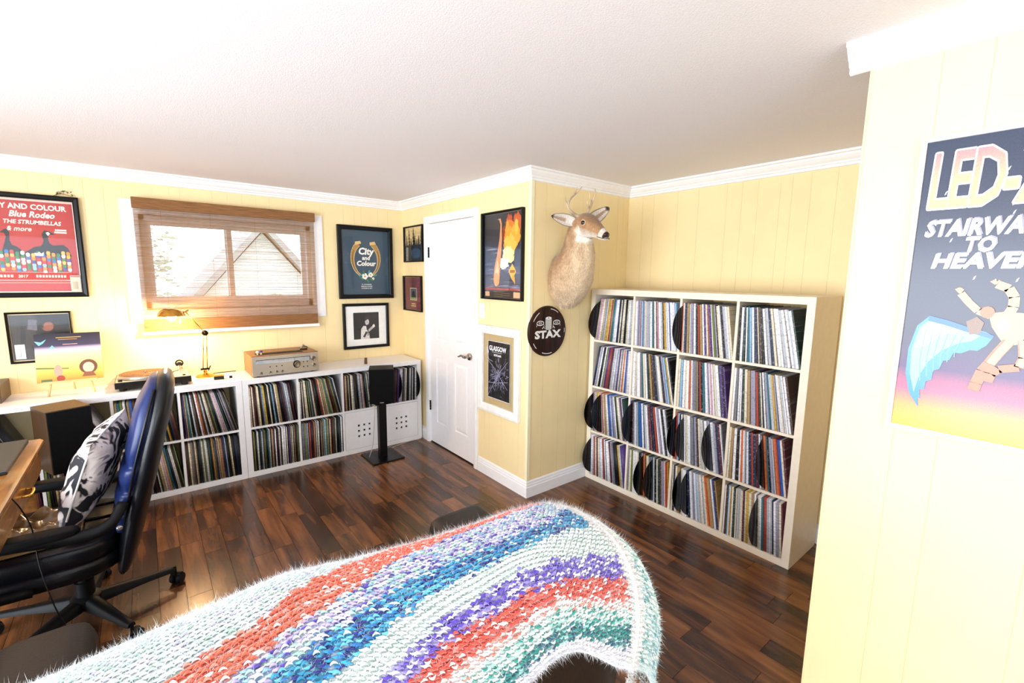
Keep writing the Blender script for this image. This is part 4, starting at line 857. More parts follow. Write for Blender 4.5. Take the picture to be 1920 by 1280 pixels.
# resample for a smooth, dense coat surface
RC = [Vector(r[0]) for r in rings]; NN = 40; V = []; C = []; nr = (len(rings) - 1) * 5
from mathutils import noise as mn
BASE_, DARK_, PALE_, WH_ = Vector(lin(rgb('a9805a'))), Vector(lin(rgb('5f4430'))), Vector(lin(rgb('d8bf9e'))), Vector(lin(rgb('f3ede2')))
def cat(a, b, c, d, t): return .5 * ((2 * b) + (c - a) * t + (2 * a - 5 * b + 4 * c - d) * t * t + (3 * b - a - 3 * c + d) * t ** 3)
def samp(arr, f):
    i = min(int(f), len(arr) - 2); t = f - i; g = lambda j: arr[max(0, min(len(arr) - 1, j))]; return cat(g(i - 1), g(i), g(i + 1), g(i + 2), t)
RX = [r[1] for r in rings]; RZ = [r[2] for r in rings]; DR = [Vector(d).normalized() for d in dirs]
for a in range(nr + 1):
    f = a / 5; c = samp(RC, f); rx, rz = samp(RX, f), samp(RZ, f); d = samp(DR, f).normalized(); X = Vector((1, 0, 0)); U = X.cross(d).normalized(); U = -U
    for k in range(NN):
        t = 2 * PI * k / NN; ct, st_ = math.cos(t), math.sin(t)   # U points to the nape / forehead side
        rx2 = rx * (1 + (.06 if 9 <= f < 12 and st_ > .2 else 0)); p = c + X * rx2 * ct + U * rz * st_ * (1 if st_ < 0 else .95)
        nz = mn.noise(Vector(p) * 28) * (.009 if f < 7 else .002) + mn.noise(Vector((p.x * 90, p.y * 90, p.z * 30))) * (.004 if f < 7.5 else .0008)
        p = p + (p - c).normalized() * nz
        if f < 3.2: p += Vector((0, 0, -1)) * max(0, -mn.noise(Vector((p.x * 30, p.y * 20, 0)))) * .02 * max(0, -p.z + 1.5) * 4
        V.append(p)
        col = BASE_.copy(); m_ = .5 + .5 * mn.noise(Vector((p.x * 40, p.y * 40, p.z * 14)))
        if f < 8: col = col.lerp(DARK_, max(0, st_) ** 2 * .75).lerp(PALE_, max(0, .35 - st_ * .8 + (m_ - .5) * .5) * .75)
        if 7.1 < f < 9.3 and st_ < -.1: col = col.lerp(WH_, min(1, (-st_) * 1.6) * min(1, (f - 7.1) * 2))
        if 6 < f < 7.2 and st_ < -.35: col = col.lerp(WH_, .85 * min(1, (f - 5.9) * 1.5))
        if f >= 9: col = col.lerp(DARK_, max(0, st_ - .3) * .9 * (1 - (f - 9) / 10)).lerp(WH_, max(0, -st_ - .15) * 1.1)
        if 13 <= f < 14.6: col = col.lerp(WH_, .65)
        if f >= 14.7: col = Vector(lin(rgb('3a2820'))) if st_ > -.55 else WH_
        C.append(tuple(col * (.82 + .36 * m_)))
F = [(a * NN + k, a * NN + (k + 1) % NN, (a + 1) * NN + (k + 1) % NN, (a + 1) * NN + k) for a in range(nr) for k in range(NN)]
V.append(RC[-1] + Vector((0, -.008, -.003))); C.append(C[-1]); V.append(RC[-1] + Vector((0, -.008, -.003))); C.append(C[-1])
F += [(nr * NN + k, nr * NN + (k + 1) % NN, len(V) - 2, len(V) - 1) for k in range(NN)]
FURM = attr_mat('deer_hide', .8, noise=.25, nscale=160, bump=.6, stretch=(1, 1, .35), sheen=.3, spec=.2)
body = npmesh('body', V, F, FURM, dh, np.array(C), True)
# short guard hairs lying down the coat
hv, hf, hc = [], [], []; q = random.Random(8); VA = [Vector(v) for v in V]
for i in range(11000):
    a = int(q.random() ** 1.25 * (13.2 * 5)); k = q.randrange(NN); p = VA[a * NN + k].lerp(VA[(a + 1) * NN + k], q.random()).lerp(VA[a * NN + (k + 1) % NN], q.random() * .9)
    cc = samp(RC, a / 5); nrm = (p - cc).normalized(); d = -samp(DR, a / 5).normalized(); l = q.uniform(.008, .02) * (1 if a < 40 else .45)
    if a < 12: d = Vector((q.uniform(-.3, .3), 0, -1)); l *= 1.3
    tip = p + (d * .92 + nrm * q.uniform(.15, .4)).normalized() * l; sd = d.cross(nrm).normalized() * (.0011 if a < 40 else .0006); b = len(hv); p0 = p - nrm * .001
    hv += [p0 - sd, p0 + sd, tip]; hf.append((b, b + 1, b + 2)); cl = Vector(C[a * NN + k]) * q.uniform(.7, 1.45); hc += [tuple(cl)] * 3
hr = npmesh('fur', hv, hf, attr_mat('deer_hair', .7, sheen=.2, spec=.2), dh, np.array(hc)); hr['kind'] = 'stuff'
EY = mat('dark_glass_eye', '0a0605', .05, coat=1)
for s in (-1, 1):
    bm = bm_(); bmesh.ops.create_uvsphere(bm, u_segments=18, v_segments=12, radius=.0185, matrix=Matrix.Translation((.235 + s * .0585, -.305, 1.918))); obj('eye', bm, EY, dh, True)
    bm = bm_(); rg = []
    for k in range(20): a = 2 * PI * k / 20; rg.append((.235 + s * (.069 - .004 * abs(math.cos(a))), -.305 + .02 * math.cos(a), 1.918 + .0155 * math.sin(a) + .001))
    tube(bm, rg + [rg[0]], .0035, 6); obj('eyelid', bm, mat('pale_eye_ring', 'cdb294', .8), dh, True)
    # ear: cupped leaf
    base = Vector((.235 + s * .055, -.222 + .0 * s, 1.925)); tip = Vector((.0, -.195, 1.955)) if s < 0 else Vector((.485, -.25, 2.05)); ax = (tip - base); L_ = ax.length; ax.normalize()
    fwd = Vector((0, -1, -.25)) if s < 0 else Vector((-.9, -1, .2)); fwd = (fwd - ax * fwd.dot(ax)).normalized(); upv = ax.cross(fwd).normalized()
    V2, F2, C2 = [], [], []; nu, nv = 14, 11
    for side in (0, 1):
        for i in range(nu + 1):
            u = i / nu; wd = (.036 if s < 0 else .042) * math.sin(PI * min(1, (u * .88 + .12))) ** .6 * (1.15 - .35 * u) + .004
            for j in range(nv):
                v = j / (nv - 1) * 2 - 1; cup = (v * v - .7) * wd * .75 - side * .003; p = base + ax * (u * L_) + upv * wd * v * (1 if v > 0 else .9) + fwd * cup; V2.append(p)
                edge = abs(v) > .9 or u > .9; col = (DARK_ * .45 if edge else (Vector(lin(rgb('efe4d8'))) if abs(v) > .25 or u < .3 else Vector(lin(rgb('b59a86'))))) if side == 0 else (BASE_ * .9 if u < .9 else DARK_ * .45); C2.append(tuple(col))
        o_ = side * (nu + 1) * nv; F2 += [(o_ + i * nv + j, o_ + i * nv + j + 1, o_ + (i + 1) * nv + j + 1, o_ + (i + 1) * nv + j) for i in range(nu) for j in range(nv - 1)]
    n1 = (nu + 1) * nv
    for i in range(nu):
        for j in (0, nv - 1): F2.append((i * nv + j, (i + 1) * nv + j, n1 + (i + 1) * nv + j, n1 + i * nv + j))
    F2 += [(nu * nv + j, nu * nv + j + 1, n1 + nu * nv + j + 1, n1 + nu * nv + j) for j in range(nv - 1)]
    npmesh('ear', V2, F2, FURM, dh, np.array(C2), True)
    ANT = mat('antler_bone', 'c9b294', .5, var=.25, scale=14, bump=.4)
    b0 = Vector((.235 + s * .038, -.245, 1.96))
    if s < 0: mp_ = [b0, b0 + Vector((-.045, .02, .03)), b0 + Vector((-.075, .03, .075)), b0 + Vector((-.065, .02, .13)), b0 + Vector((-.02, .0, .185)), b0 + Vector((.005, -.01, .225))]; tn = [[mp_[2], b0 + Vector((-.095, .03, .11)), b0 + Vector((-.11, .025, .15))], [mp_[3] + Vector((.02, -.008, .03)), b0 + Vector((-.035, 0, .2)), b0 + Vector((-.03, .0, .222))]]
    else: mp_ = [b0, b0 + Vector((.015, .01, .05)), b0 + Vector((.04, .01, .1)), b0 + Vector((.055, .0, .15)), b0 + Vector((.06, -.01, .19)), b0 + Vector((.045, -.02, .23))]; tn = [[mp_[1] + Vector((.005, 0, .02)), b0 + Vector((.0, .0, .1)), b0 + Vector((-.005, 0, .13))], [mp_[2] + Vector((.01, 0, .03)), b0 + Vector((.02, -.0, .16)), b0 + Vector((.005, -.01, .2))]]
    zz = lambda p: Vector((p.x, p.y, b0.z + (p.z - b0.z) * .84)); mp_ = [zz(p) for p in mp_]; tn = [[zz(p) for p in t_] for t_ in tn]
    bm = bm_(); cv = curve(mp_, 6); tube(bm, cv, [.012 - .0095 * i / (len(cv) - 1) for i in range(len(cv))], 9)
    for t_ in tn: c2 = curve(t_, 5); tube(bm, c2, [.007 - .0058 * i / (len(c2) - 1) for i in range(len(c2))], 7)
    lathe(bm, [(.012, -.006), (.018, 0), (.013, .008)], c=tuple(b0), n=12); obj('antler', bm, ANT, dh, True)
NZ = mat('wet_dark_nose', '2c1c17', .25, var=.3, scale=60, bump=.3)
bm = bm_(); bmesh.ops.create_uvsphere(bm, u_segments=18, v_segments=12, radius=.022, matrix=Matrix.Translation((.22, -.455, 1.838)) @ Matrix.Diagonal((1.15, .75, .8, 1))); obj('nose', bm, NZ, dh, True)
bm = bm_()
for s in (-1, 1): tube(bm, curve([(.22 + s * .004, -.474, 1.816), (.22 + s * .02, -.464, 1.812), (.222 + s * .033, -.442, 1.816), (.225 + s * .0375, -.41, 1.826)], 4), .0022, 6)
obj('mouth_line', bm, NZ, dh, True)
# ------------------------------------------------------------------ desk, laptop, tower
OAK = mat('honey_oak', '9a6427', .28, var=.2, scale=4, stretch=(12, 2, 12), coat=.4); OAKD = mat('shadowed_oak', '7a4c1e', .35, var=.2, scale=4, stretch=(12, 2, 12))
dk_ = thing('writing_desk', 'honey oak writing desk with drawer at the left edge', 'desk', (-2.49, -1.14, 0))
bm = bm_(); pf = [(-.75, .72), (-.012, .72), (0, .723), (.006, .732), (.004, .742), (-.008, .75), (-.75, .75)]
loft(bm, [[(x, .0, z) for x, z in pf], [(x, -1.5, z) for x, z in pf]]); obj('desk_top', bm, OAK, dk_, 40)
bm = bm_(); box(bm, -.03, -.012, -1.47, -.02, .6, .72, .002); obj('apron', bm, OAK, dk_)
for y0 in (-.52, -1.0):
    bm = bm_(); box(bm, -.012, -.002, y0 - .42, y0 + .42 - .02 if y0 > -.6 else y0 + .02, .615, .708, .003); dw = obj('drawer', bm, OAK, dk_)
    bm = bm_(); yc = y0 + (.02 if y0 > -.6 else -.2); tube(bm, curve([(-.004, yc - .045, .662), (.02, yc - .04, .66), (.024, yc, .658), (.02, yc + .04, .66), (-.004, yc + .045, .662)], 5), .006, 8); obj('handle', bm, BR, dw, True)
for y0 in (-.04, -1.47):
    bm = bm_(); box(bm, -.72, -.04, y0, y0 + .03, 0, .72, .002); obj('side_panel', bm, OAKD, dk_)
lt = thing('laptop', 'closed dark grey laptop on the oak desk', 'laptop', (-2.73, -1.42, .75)); LG = mat('dark_grey_lid', '3b3734', .5, var=.1, scale=200)
bm = bm_(); box(bm, -.2, .2, -.215, .24, .0, .01, .004); obj('base', bm, DK, lt); bm = bm_(); box(bm, -.2, .2, -.215, .24, .0103, .019, .004); obj('lid', bm, LG, lt)
bm = bm_(); lathe(bm, [(.024, .0191), (.024, .0195), (.001, .0196)], c=(.1, -.1, 0), n=28); v = obj('oval_logo', bm, SIL, lt); 
bm = bm_()
for k in (-1, 0, 1): box(bm, .1 - .003, .1 + .003, -.1 + k * .009 - .003, -.1 + k * .009 + .003, .0196, .0199)
obj('logo_mark', bm, DK, lt)
tw = thing('computer_tower', 'black computer tower standing under the desk', 'computer', (-2.66, -2.2, 0))
bm = bm_(); box(bm, -.1, .1, -.22, .22, .015, .40, .008); obj('case', bm, STL, tw); bm = bm_(); box(bm, .1, .106, -.2, .2, .03, .385, .002); obj('side_cover', bm, DK, tw)
bm = bm_(); [box(bm, -.08 + a, -.06 + a, b, b + .03, 0, .0155) for a in (0, .14) for b in (-.18, .15)]; obj('foot', bm, DK, tw)
bm = bm_(); tube(bm, curve([(-2.47, -1.95, .755), (-2.455, -1.93, .70), (-2.44, -1.9, .6), (-2.43, -1.92, .45), (-2.4, -1.96, .3), (-2.36, -1.98, .12), (-2.4, -2.02, .006), (-2.54, -2.1, .006)], 6), .0022, 6)
tag(obj('charging_cable', bm, DK), 'thin black cable hanging off the desk edge', 'cable')

# ------------------------------------------------------------------ executive chair (faces -x)
def leather(name, col, ro=.33):
    m, nt, b = nodes(name); L = nt.links.new; tc = nt.nodes.new('ShaderNodeTexCoord'); v = nt.nodes.new('ShaderNodeTexVoronoi'); v.inputs['Scale'].default_value = 260; L(tc.outputs['Object'], v.inputs[0])
    n = nt.nodes.new('ShaderNodeTexNoise'); n.inputs['Scale'].default_value = 9; L(tc.outputs['Object'], n.inputs[0]); r = nt.nodes.new('ShaderNodeValToRGB'); c = lin(rgb(col))
    r.color_ramp.elements[0].color = (*[x * .7 for x in c], 1); r.color_ramp.elements[1].color = (*[min(1, x * 1.4) for x in c], 1); L(n.outputs[0], r.inputs[0]); L(r.outputs[0], b.inputs['Base Color'])
    bn = nt.nodes.new('ShaderNodeBump'); bn.inputs['Strength'].default_value = .25; bn.inputs['Distance'].default_value = .001; L(v.outputs[0], bn.inputs['Height'])
    b2 = nt.nodes.new('ShaderNodeBump'); b2.inputs['Strength'].default_value = .3; b2.inputs['Distance'].default_value = .006; L(n.outputs[0], b2.inputs['Height']); L(bn.outputs[0], b2.inputs['Normal']); L(b2.outputs[0], b.inputs['Normal'])
    b.inputs['Roughness'].default_value = ro; b.inputs['Specular IOR Level'].default_value = .35; return m
LEA = leather('black_leather', '0c0d12', .3); LEA_LIT = leather('window_lit_leather', '1a2858', .3); BP = mat('black_chair_plastic', '09090b', .55, var=.2)  # cushion copy: black leather with the window's blue sheen put into its colour
oc = thing('office_chair', 'black leather high-back office chair at the desk', 'chair', (-2.33, -1.63, 0), math.radians(-3))
def interp(rows, n):
    out = []; R = [Vector((*r, 0)) if len(r) == 3 else Vector(r[:4]) for r in rows]
    return rows
# backrest: rear shell and front cushion, rings by height (z, x centre, half thickness, half width)
def backform(bm, rows, y=0, e=2.6, n=28):
    f = [Vector(r) for r in rows]; out = []
    for i in range(len(f) - 1):
        for k in range(4):
            g = lambda j: f[max(0, min(len(f) - 1, j))]; out.append(cat(g(i - 1), g(i), g(i + 1), g(i + 2), k / 4))
    out.append(f[-1]); loft(bm, [sring((r[1], y, r[0]), max(r[2], .004), max(r[3], .01), n, e) for r in out])
bm = bm_(); backform(bm, [(.285, .14, .012, .19), (.3, .142, .03, .225), (.4, .165, .042, .25), (.55, .2, .048, .262), (.7, .24, .05, .265), (.85, .275, .052, .26), (.98, .31, .05, .24), (1.06, .33, .042, .205), (1.105, .337, .028, .15), (1.12, .338, .008, .08)]); obj('backrest', bm, LEA, oc, True)
bm = bm_(); rows = []
for z, wd in ((.47, .2), (.5, .225), (.545, .232), (.56, .226), (.6, .238), (.64, .24), (.655, .232), (.7, .245), (.745, .246), (.76, .236), (.82, .247), (.9, .245), (.98, .228), (1.04, .2), (1.085, .15), (1.105, .08)):
    dent = .014 if z in (.56, .655, .76) else 0; cx = np.interp(z, [.45, .7, .98, 1.1], [.145, .198, .27, .305]); th = np.interp(z, [.47, .55, .8, 1.0, 1.105], [.03, .052, .05, .05, .02]); rows.append((z, cx, th - dent, wd))
backform(bm, rows, e=3); cu = obj('back_cushion', bm, LEA_LIT, oc, True)
bm = bm_()
for s in (-1, 1): bm = bm_(); tube(bm, curve([(np.interp(z, [.45, .7, .98, 1.1], [.15, .2, .275, .31]), s * w_, z) for z, w_ in ((.48, .215), (.6, .243), (.75, .252), (.9, .251), (1.0, .226), (1.07, .178))], 4), .006, 6); obj('piping', bm, LEA, cu, True)
# seat
def cushion(bm, x0, x1, y0, y1, z0, z1, e=3.2, n=36):
    cx, cy, hx, hy = (x0 + x1) / 2, (y0 + y1) / 2, (x1 - x0) / 2, (y1 - y0) / 2; m = 8
    loft(bm, [sring((cx, cy, z0 + (z1 - z0) * (1 - math.cos(PI * i / m)) / 2), hx * (.86 + .14 * math.sin(PI * i / m) ** .5 if 0 < i < m else .84), hy * (.86 + .14 * math.sin(PI * i / m) ** .5 if 0 < i < m else .84), n, e) for i in range(m + 1)])
bm = bm_(); cushion(bm, -.37, .16, -.27, .27, .325, .40); obj('seat_base', bm, LEA, oc, True)
bm = bm_(); cushion(bm, -.36, .15, -.262, .262, .385, .475, 3.6); st_ = obj('seat', bm, LEA, oc, True)
bm = bm_()
for y in (-.15, 0, .15): tube(bm, curve([(-.3, y, .478), (-.1, y, .481), (.1, y, .478)], 4), .005, 6)
obj('seat_seam', bm, LEA, st_, True)
for s in (-1, 1):
    y = s * .3
    bm = bm_(); tube(bm, curve([(.17, y * .86, .625), (.13, y, .565), (.06, y, .54), (-.06, y, .55), (-.15, y, .56), (-.24, y, .562), (-.3, y, .535), (-.305, y, .46), (-.26, y * .97, .37), (-.12, y * .88, .345)], 5), [.02] * 5 + [.024] * 21 + [.02] * 20, 12)
    ar = obj('armrest', bm, BP, oc, True)
    bm = bm_(); cushion(bm, -.27, .04, y - .032, y + .032, .555, .588, 2.6, 24); obj('arm_pad', bm, BP, ar, True)
    bm = bm_(); lathe(bm, [(.011, 0), (.011, s * .006), (.002, s * .007)], c=(.155, s * .262, .60), axis='y', n=10); lathe(bm, [(.011, 0), (.011, s * .006), (.002, s * .007)], c=(.15, s * .256, .52), axis='y', n=10); obj('bolt', bm, SIL, ar, True)
bm = bm_(); box(bm, -.2, .12, -.09, .09, .28, .332, .01); box(bm, .06, .165, -.035, .035, .29, .35, .006); obj('tilt_mechanism', bm, BP, oc)
bm = bm_(); tube(bm, [(-.02, 0, .12), (-.02, 0, .2)], .034, 18); tube(bm, [(-.02, 0, .2), (-.02, 0, .285)], .024, 18); obj('gas_lift', bm, BP, oc, 50)
bm = bm_(); tube(bm, [(-.03, .08, .3), (-.03, .2, .29), (-.03, .24, .285)], .006, 8); obj('tilt_lever', bm, BP, oc, True)
bm = bm_(); lathe(bm, [(.045, .075), (.055, .085), (.055, .125), (.04, .135)], c=(-.02, 0, 0), n=24); obj('hub', bm, BP, oc, 40)
for k in range(5):
    a = math.radians(14 + 72 * k); ux_, uy_ = math.cos(a), math.sin(a); O = Vector((-.02, 0, 0)); dv = Vector((ux_, uy_, 0)); pv = Vector((-uy_, ux_, 0))
    bm = bm_(); sec = []
    for r_, w_, za, zb in ((.03, .03, .078, .13), (.12, .027, .082, .12), (.22, .022, .083, .107), (.31, .018, .078, .098), (.33, .015, .078, .096)):
        c = O + dv * r_; sec.append([c + pv * w_ + Vector((0, 0, za)), c + pv * w_ * .8 + Vector((0, 0, zb - .005)), c + pv * w_ * .45 + Vector((0, 0, zb)), c - pv * w_ * .45 + Vector((0, 0, zb)), c - pv * w_ * .8 + Vector((0, 0, zb - .005)), c - pv * w_ + Vector((0, 0, za))])
    loft(bm, sec); lg = obj('leg', bm, BP, oc, 60)
    bm = bm_(); c = O + dv * .33; tube(bm, [c + Vector((0, 0, .05)), c + Vector((0, 0, .1))], .007, 8); cc = c + pv * .012
    dd = (dv * .7 + pv * .7).normalized(); qq = Vector((-dd.y, dd.x, 0))
    for s in (-1, 1): tube(bm, [c + qq * s * .008 + Vector((0, 0, .0285)) + dd * .012, c + qq * s * .012 + Vector((0, 0, .0285)) + dd * .012, c + qq * s * .026 + Vector((0, 0, .0285)) + dd * .012], [.026, .028, .024], 18)
    tube(bm, [c + qq * -.024 + Vector((0, 0, .05)) + dd * .01, c + qq * .024 + Vector((0, 0, .05)) + dd * .01], .013, 10); obj('caster', bm, BP, lg, 50)

# pillow propped in the chair
def pillow_mesh(name, m, S=.21, T=.075, n=26, seed=0, pinch=.12):
    V = []; F = []; q = mn
    for side in (1, -1):
        for i in range(n + 1):
            for j in range(n + 1):
                u = i / n * 2 - 1; v = j / n * 2 - 1; k = (max(0, 1 - u ** 4) * max(0, 1 - v ** 4)) ** .55; pu = u * (1 - pinch * (1 - abs(v)) ** 0 * (1 - v * v) * abs(u) ** 3 * .6); pv = v * (1 - pinch * (1 - u * u) * abs(v) ** 3 * .6)
                w_ = q.noise(Vector((u * 2.2 + seed, v * 2.2, side))) * .012 + q.noise(Vector((u * 6, v * 6 + seed, side))) * .004; V.append((side * (T * k + w_ * k), pu * S, pv * S))
        o = (0 if side == 1 else (n + 1) ** 2); F += [(o + i * (n + 1) + j, o + i * (n + 1) + j + 1, o + (i + 1) * (n + 1) + j + 1, o + (i + 1) * (n + 1) + j) for i in range(n) for j in range(n)]
    return V, F
def floral():
    m, nt, b = nodes('black_white_floral'); L = nt.links.new; tc = nt.nodes.new('ShaderNodeTexCoord')
    n = nt.nodes.new('ShaderNodeTexNoise'); n.inputs['Scale'].default_value = 9; n.inputs['Detail'].default_value = 2.5; n.inputs['Distortion'].default_value = 1.6; L(tc.outputs['Object'], n.inputs[0])
    r = nt.nodes.new('ShaderNodeValToRGB'); r.color_ramp.elements[0].position = .44; r.color_ramp.elements[1].position = .49; r.color_ramp.elements[0].color = (*lin(rgb('14141c')), 1); r.color_ramp.elements[1].color = (*lin(rgb('ddd0cc')), 1)
    e = r.color_ramp.elements.new(.62); e.color = (*lin(rgb('efe6e2')), 1); e = r.color_ramp.elements.new(.66); e.color = (*lin(rgb('8a8088')), 1); L(n.outputs[0], r.inputs[0]); L(r.outputs[0], b.inputs['Base Color']); b.inputs['Roughness'].default_value = .7; return m
pw = thing('throw_pillow', 'black and white floral pillow propped in the office chair', 'pillow', (-2.265, -1.66, .72)); pw.rotation_euler = (math.radians(6), math.radians(20), math.radians(-12))
V, F = pillow_mesh('cover', None, .205, .062); npmesh('cover', V, F, floral(), pw, smooth=True)
bm = bm_(); rg = [(0, math.copysign(min(1, abs(math.cos(a)) ** .38), math.cos(a)) * .2, math.copysign(min(1, abs(math.sin(a)) ** .38), math.sin(a)) * .2) for a in [2 * PI * k / 60 for k in range(61)]]
tube(bm, rg, .004, 6, cap=False); obj('piping', bm, mat('white_piping', 'd8d4d0', .7), pw, True)
# crumpled satin cloth on the seat
V = []; F = []; n = 44
for i in range(n + 1):
    for j in range(n + 1):
        u, v = i / n, j / n; x = -.33 + .34 * u; y = -.2 + .36 * v; e = min(1, 5 * u, 5 * (1 - u), 5 * v, 5 * (1 - v))
        z = .482 + e * (.02 + .07 * abs(mn.noise(Vector((u * 3.1, v * 3.3, 2)))) + .035 * abs(mn.noise(Vector((u * 8, v * 7, 5))))); V.append((x, y, z))
F = [(i * (n + 1) + j, i * (n + 1) + j + 1, (i + 1) * (n + 1) + j + 1, (i + 1) * (n + 1) + j) for i in range(n) for j in range(n)]
sc_ = npmesh('satin_cloth', V, F, mat('brown_satin', '7a5c3a', .25, var=.15, scale=5, coat=.3), smooth=True, loc=(-2.33, -1.63, 0)); tag(sc_, 'crumpled bronze satin cloth lying on the office chair seat', 'cloth')
md = sc_.modifiers.new('t', 'SOLIDIFY'); md.thickness = .003; md.offset = 1

# ------------------------------------------------------------------ love seat with knitted blanket
CS = np.array([(-3.27, .74), (-3.29, .84), (-3.34, .905), (-3.42, .945), (-3.50, .958), (-3.58, .953), (-3.645, .925), (-3.685, .87), (-3.70, .80), (-3.70, .72), (-3.69, .60), (-3.68, .45)])
Pc = CS
for _ in range(3):
    Q = [Pc[0]]
    for a, b in zip(Pc[:-1], Pc[1:]): Q += [a * .75 + b * .25, a * .25 + b * .75]
    Q.append(Pc[-1]); Pc = np.array(Q)
Lc = np.r_[0, np.cumsum(np.hypot(*np.diff(Pc, axis=0).T))]
SX = [-2.8, -2.2, -2.0, -1.85, -1.7, -1.55, -1.4, -1.25, -1.0]; SY = [.03, .05, .08, .10, .06, .03, .015, .01, 0]
ZX = [-2.8, -1.3, -1.2, -1.14, -1.08, -1.02, -1.0]; ZZ = [0, 0, -.006, -.03, -.08, -.18, -.25]
def surf(x, s):
    x, s = np.asarray(x, float), np.asarray(s, float)
    y = np.interp(s, Lc, Pc[:, 0]); z = np.interp(s, Lc, Pc[:, 1]); w_ = 1 - .55 * np.clip((s - .35) / .35, 0, 1)
    y = y + np.interp(x, SX, SY) * w_; z = z + np.interp(x, ZX, ZZ)
    rip = .006 * np.sin(x * 17 + s * 5) * np.clip((s - .55) * 6, 0, 1); y = y - rip
    xx = np.where(x > -1.1, -1.1 + (x + 1.1) * .8, x); return np.stack([xx, y, z], -1)
def snorm(x, s):
    e = 1e-3; a = surf(x + e, s) - surf(x - e, s); b = surf(x, s + e) - surf(x, s - e); n = -np.cross(a, b); n /= np.linalg.norm(n, axis=-1, keepdims=True) + 1e-9
    a /= np.linalg.norm(a, axis=-1, keepdims=True); b /= np.linalg.norm(b, axis=-1, keepdims=True); return n, a, b
SOF = leather('dark_brown_leather', '1c110b', .5)
sf = thing('love_seat', 'dark brown leather love seat seen from behind, under the striped blanket', 'sofa', (-1.74, -3.3, 0))
O = Vector((-1.74, -3.3, 0)); bm = bm_(); rings_ = []
for x in np.r_[np.linspace(-2.42, -1.3, 14), [-1.25, -1.2, -1.16, -1.135]]:
    ins = .02 + (0 if x < -1.2 else (x + 1.2) * .5); ss = np.linspace(.0, Lc[-1], 40); p = surf(np.full(40, min(x, -1.14)), ss); n_, _, _ = snorm(np.full(40, min(x, -1.14)), ss); p = p - n_ * ins; p[:, 0] = x
    r_ = [tuple(Vector(q) - O) for q in p] + [(x - O.x, -3.66 - O.y, .1), (x - O.x, -3.3 - O.y, .1), (x - O.x, -3.27 - O.y, .5)]; rings_.append(r_)
loft(bm, rings_); obj('backrest', bm, SOF, sf, 60)
def rbox(bm, x0, x1, y0, y1, z0, z1, r):
    t = bmesh.new(); box(t, x0, x1, y0, y1, z0, z1); bmesh.ops.bevel(t, geom=t.edges[:], offset=r, segments=5, affect='EDGES', profile=.5); join(bm, t)
for a, b, fy in ((-.68, -.47, .645), (.49, .745, .53)):
    bm = bm_(); rbox(bm, a, b, -.25, fy, .1, .638, .055); obj('armrest', bm, SOF, sf, 50)
bm = bm_(); rbox(bm, -.53, .535, .02, .43, .26, .46, .06); obj('seat_cushion', bm, SOF, sf, 50)
bm = bm_(); rbox(bm, -.7, .72, -.34, .4, .07, .3, .03); obj('base_frame', bm, SOF, sf, 50)
for a in (-.64, .66):
    for b in (-.28, .34): bm = bm_(); lathe(bm, [(.02, 0), (.028, .08)], c=(a, b, 0), n=14); obj('leg', bm, DK, sf)

# blanket: stripe boundaries (arc position) at stations along x; the last one is the near hem
BX = np.array([-2.9, -2.1, -1.91, -1.78, -1.65, -1.39, -1.25, -1.19, -1.0])
BT = np.array([[.56, .62, .68, .74, .80, .85, .90, .92, .95, .97, .98], [.41, .475, .525, .59, .64, .69, .74, .76, .80, .83, .86], [.372, .432, .478, .54, .59, .63, .68, .70, .74, .77, .80], [.30, .395, .442, .496, .546, .585, .63, .65, .69, .72, .75], [.225, .31, .388, .442, .489, .524, .565, .59, .63, .66, .69],
               [.21, .255, .375, .414, .463, .503, .539, .552, .587, .615, .637], [.21, .25, .372, .42, .50, .555, .605, .625, .657, .707, .753], [.2, .24, .33, .43, .52, .565, .615, .64, .69, .75, .82], [.2, .24, .33, .43, .52, .565, .61, .63, .68, .74, .80]])
BXd = np.linspace(-2.9, -1.0, 191); gk = np.exp(-.5 * (np.arange(-12, 13) / 4.5) ** 2); gk /= gk.sum()
BTd = np.stack([np.convolve(np.pad(np.interp(BXd, BX, BT[:, k]), 12, 'edge'), gk, 'valid') for k in range(11)], 1)
def bounds(x): return np.stack([np.interp(x, BXd, BTd[:, k]) for k in range(11)], -1)
SCOL = [(('eef4f6', 6), ('cfe3e0', 3), ('b9d3c6', 1.2), ('c9c3dc', 1)), (('ee6a4c', 6), ('f49a86', 2), ('f6ece8', 1)), (('e6e4f2', 4), ('b9a9d8', 2), ('5a45a8', 1.2), ('a9d8c6', 1.5), ('8fb8dc', 1.5)),
        (('2f93bf', 4), ('63bcd8', 2.5), ('28307c', 2.4), ('d5e6ee', 1), ('2a6fb4', 2)), (('e3eee9', 6), ('c9dcd4', 4), ('f6f8f7', 2)), (('5a3fb0', 4), ('8a7bd0', 2), ('cfc8ee', 2.2), ('f2eef8', 1.2)),
        (('e2503f', 7), ('ee7f6f', 1.5), ('f8e9e6', 1.3), ('c9402f', 1)), (('f4d6d0', 3), ('f6f2f0', 3), ('e8806f', 1)), (('e8f3ef', 5), ('9ccfc4', 1.5), ('2b8c7f', 1.2), ('cfe3df', 2)), (('1f7f7c', 4), ('2c5f78', 2.2), ('8cc6c0', 1.5), ('dcefeb', 1.2)), (('e9e6ee', 5), ('c9c6d4', 2), ('f7f5f7', 3))]
SCL = [(np.array([lin(rgb(c)) for c, _ in s]), np.array([w_ for _, w_ in s]) / sum(w_ for _, w_ in s)) for s in SCOL]
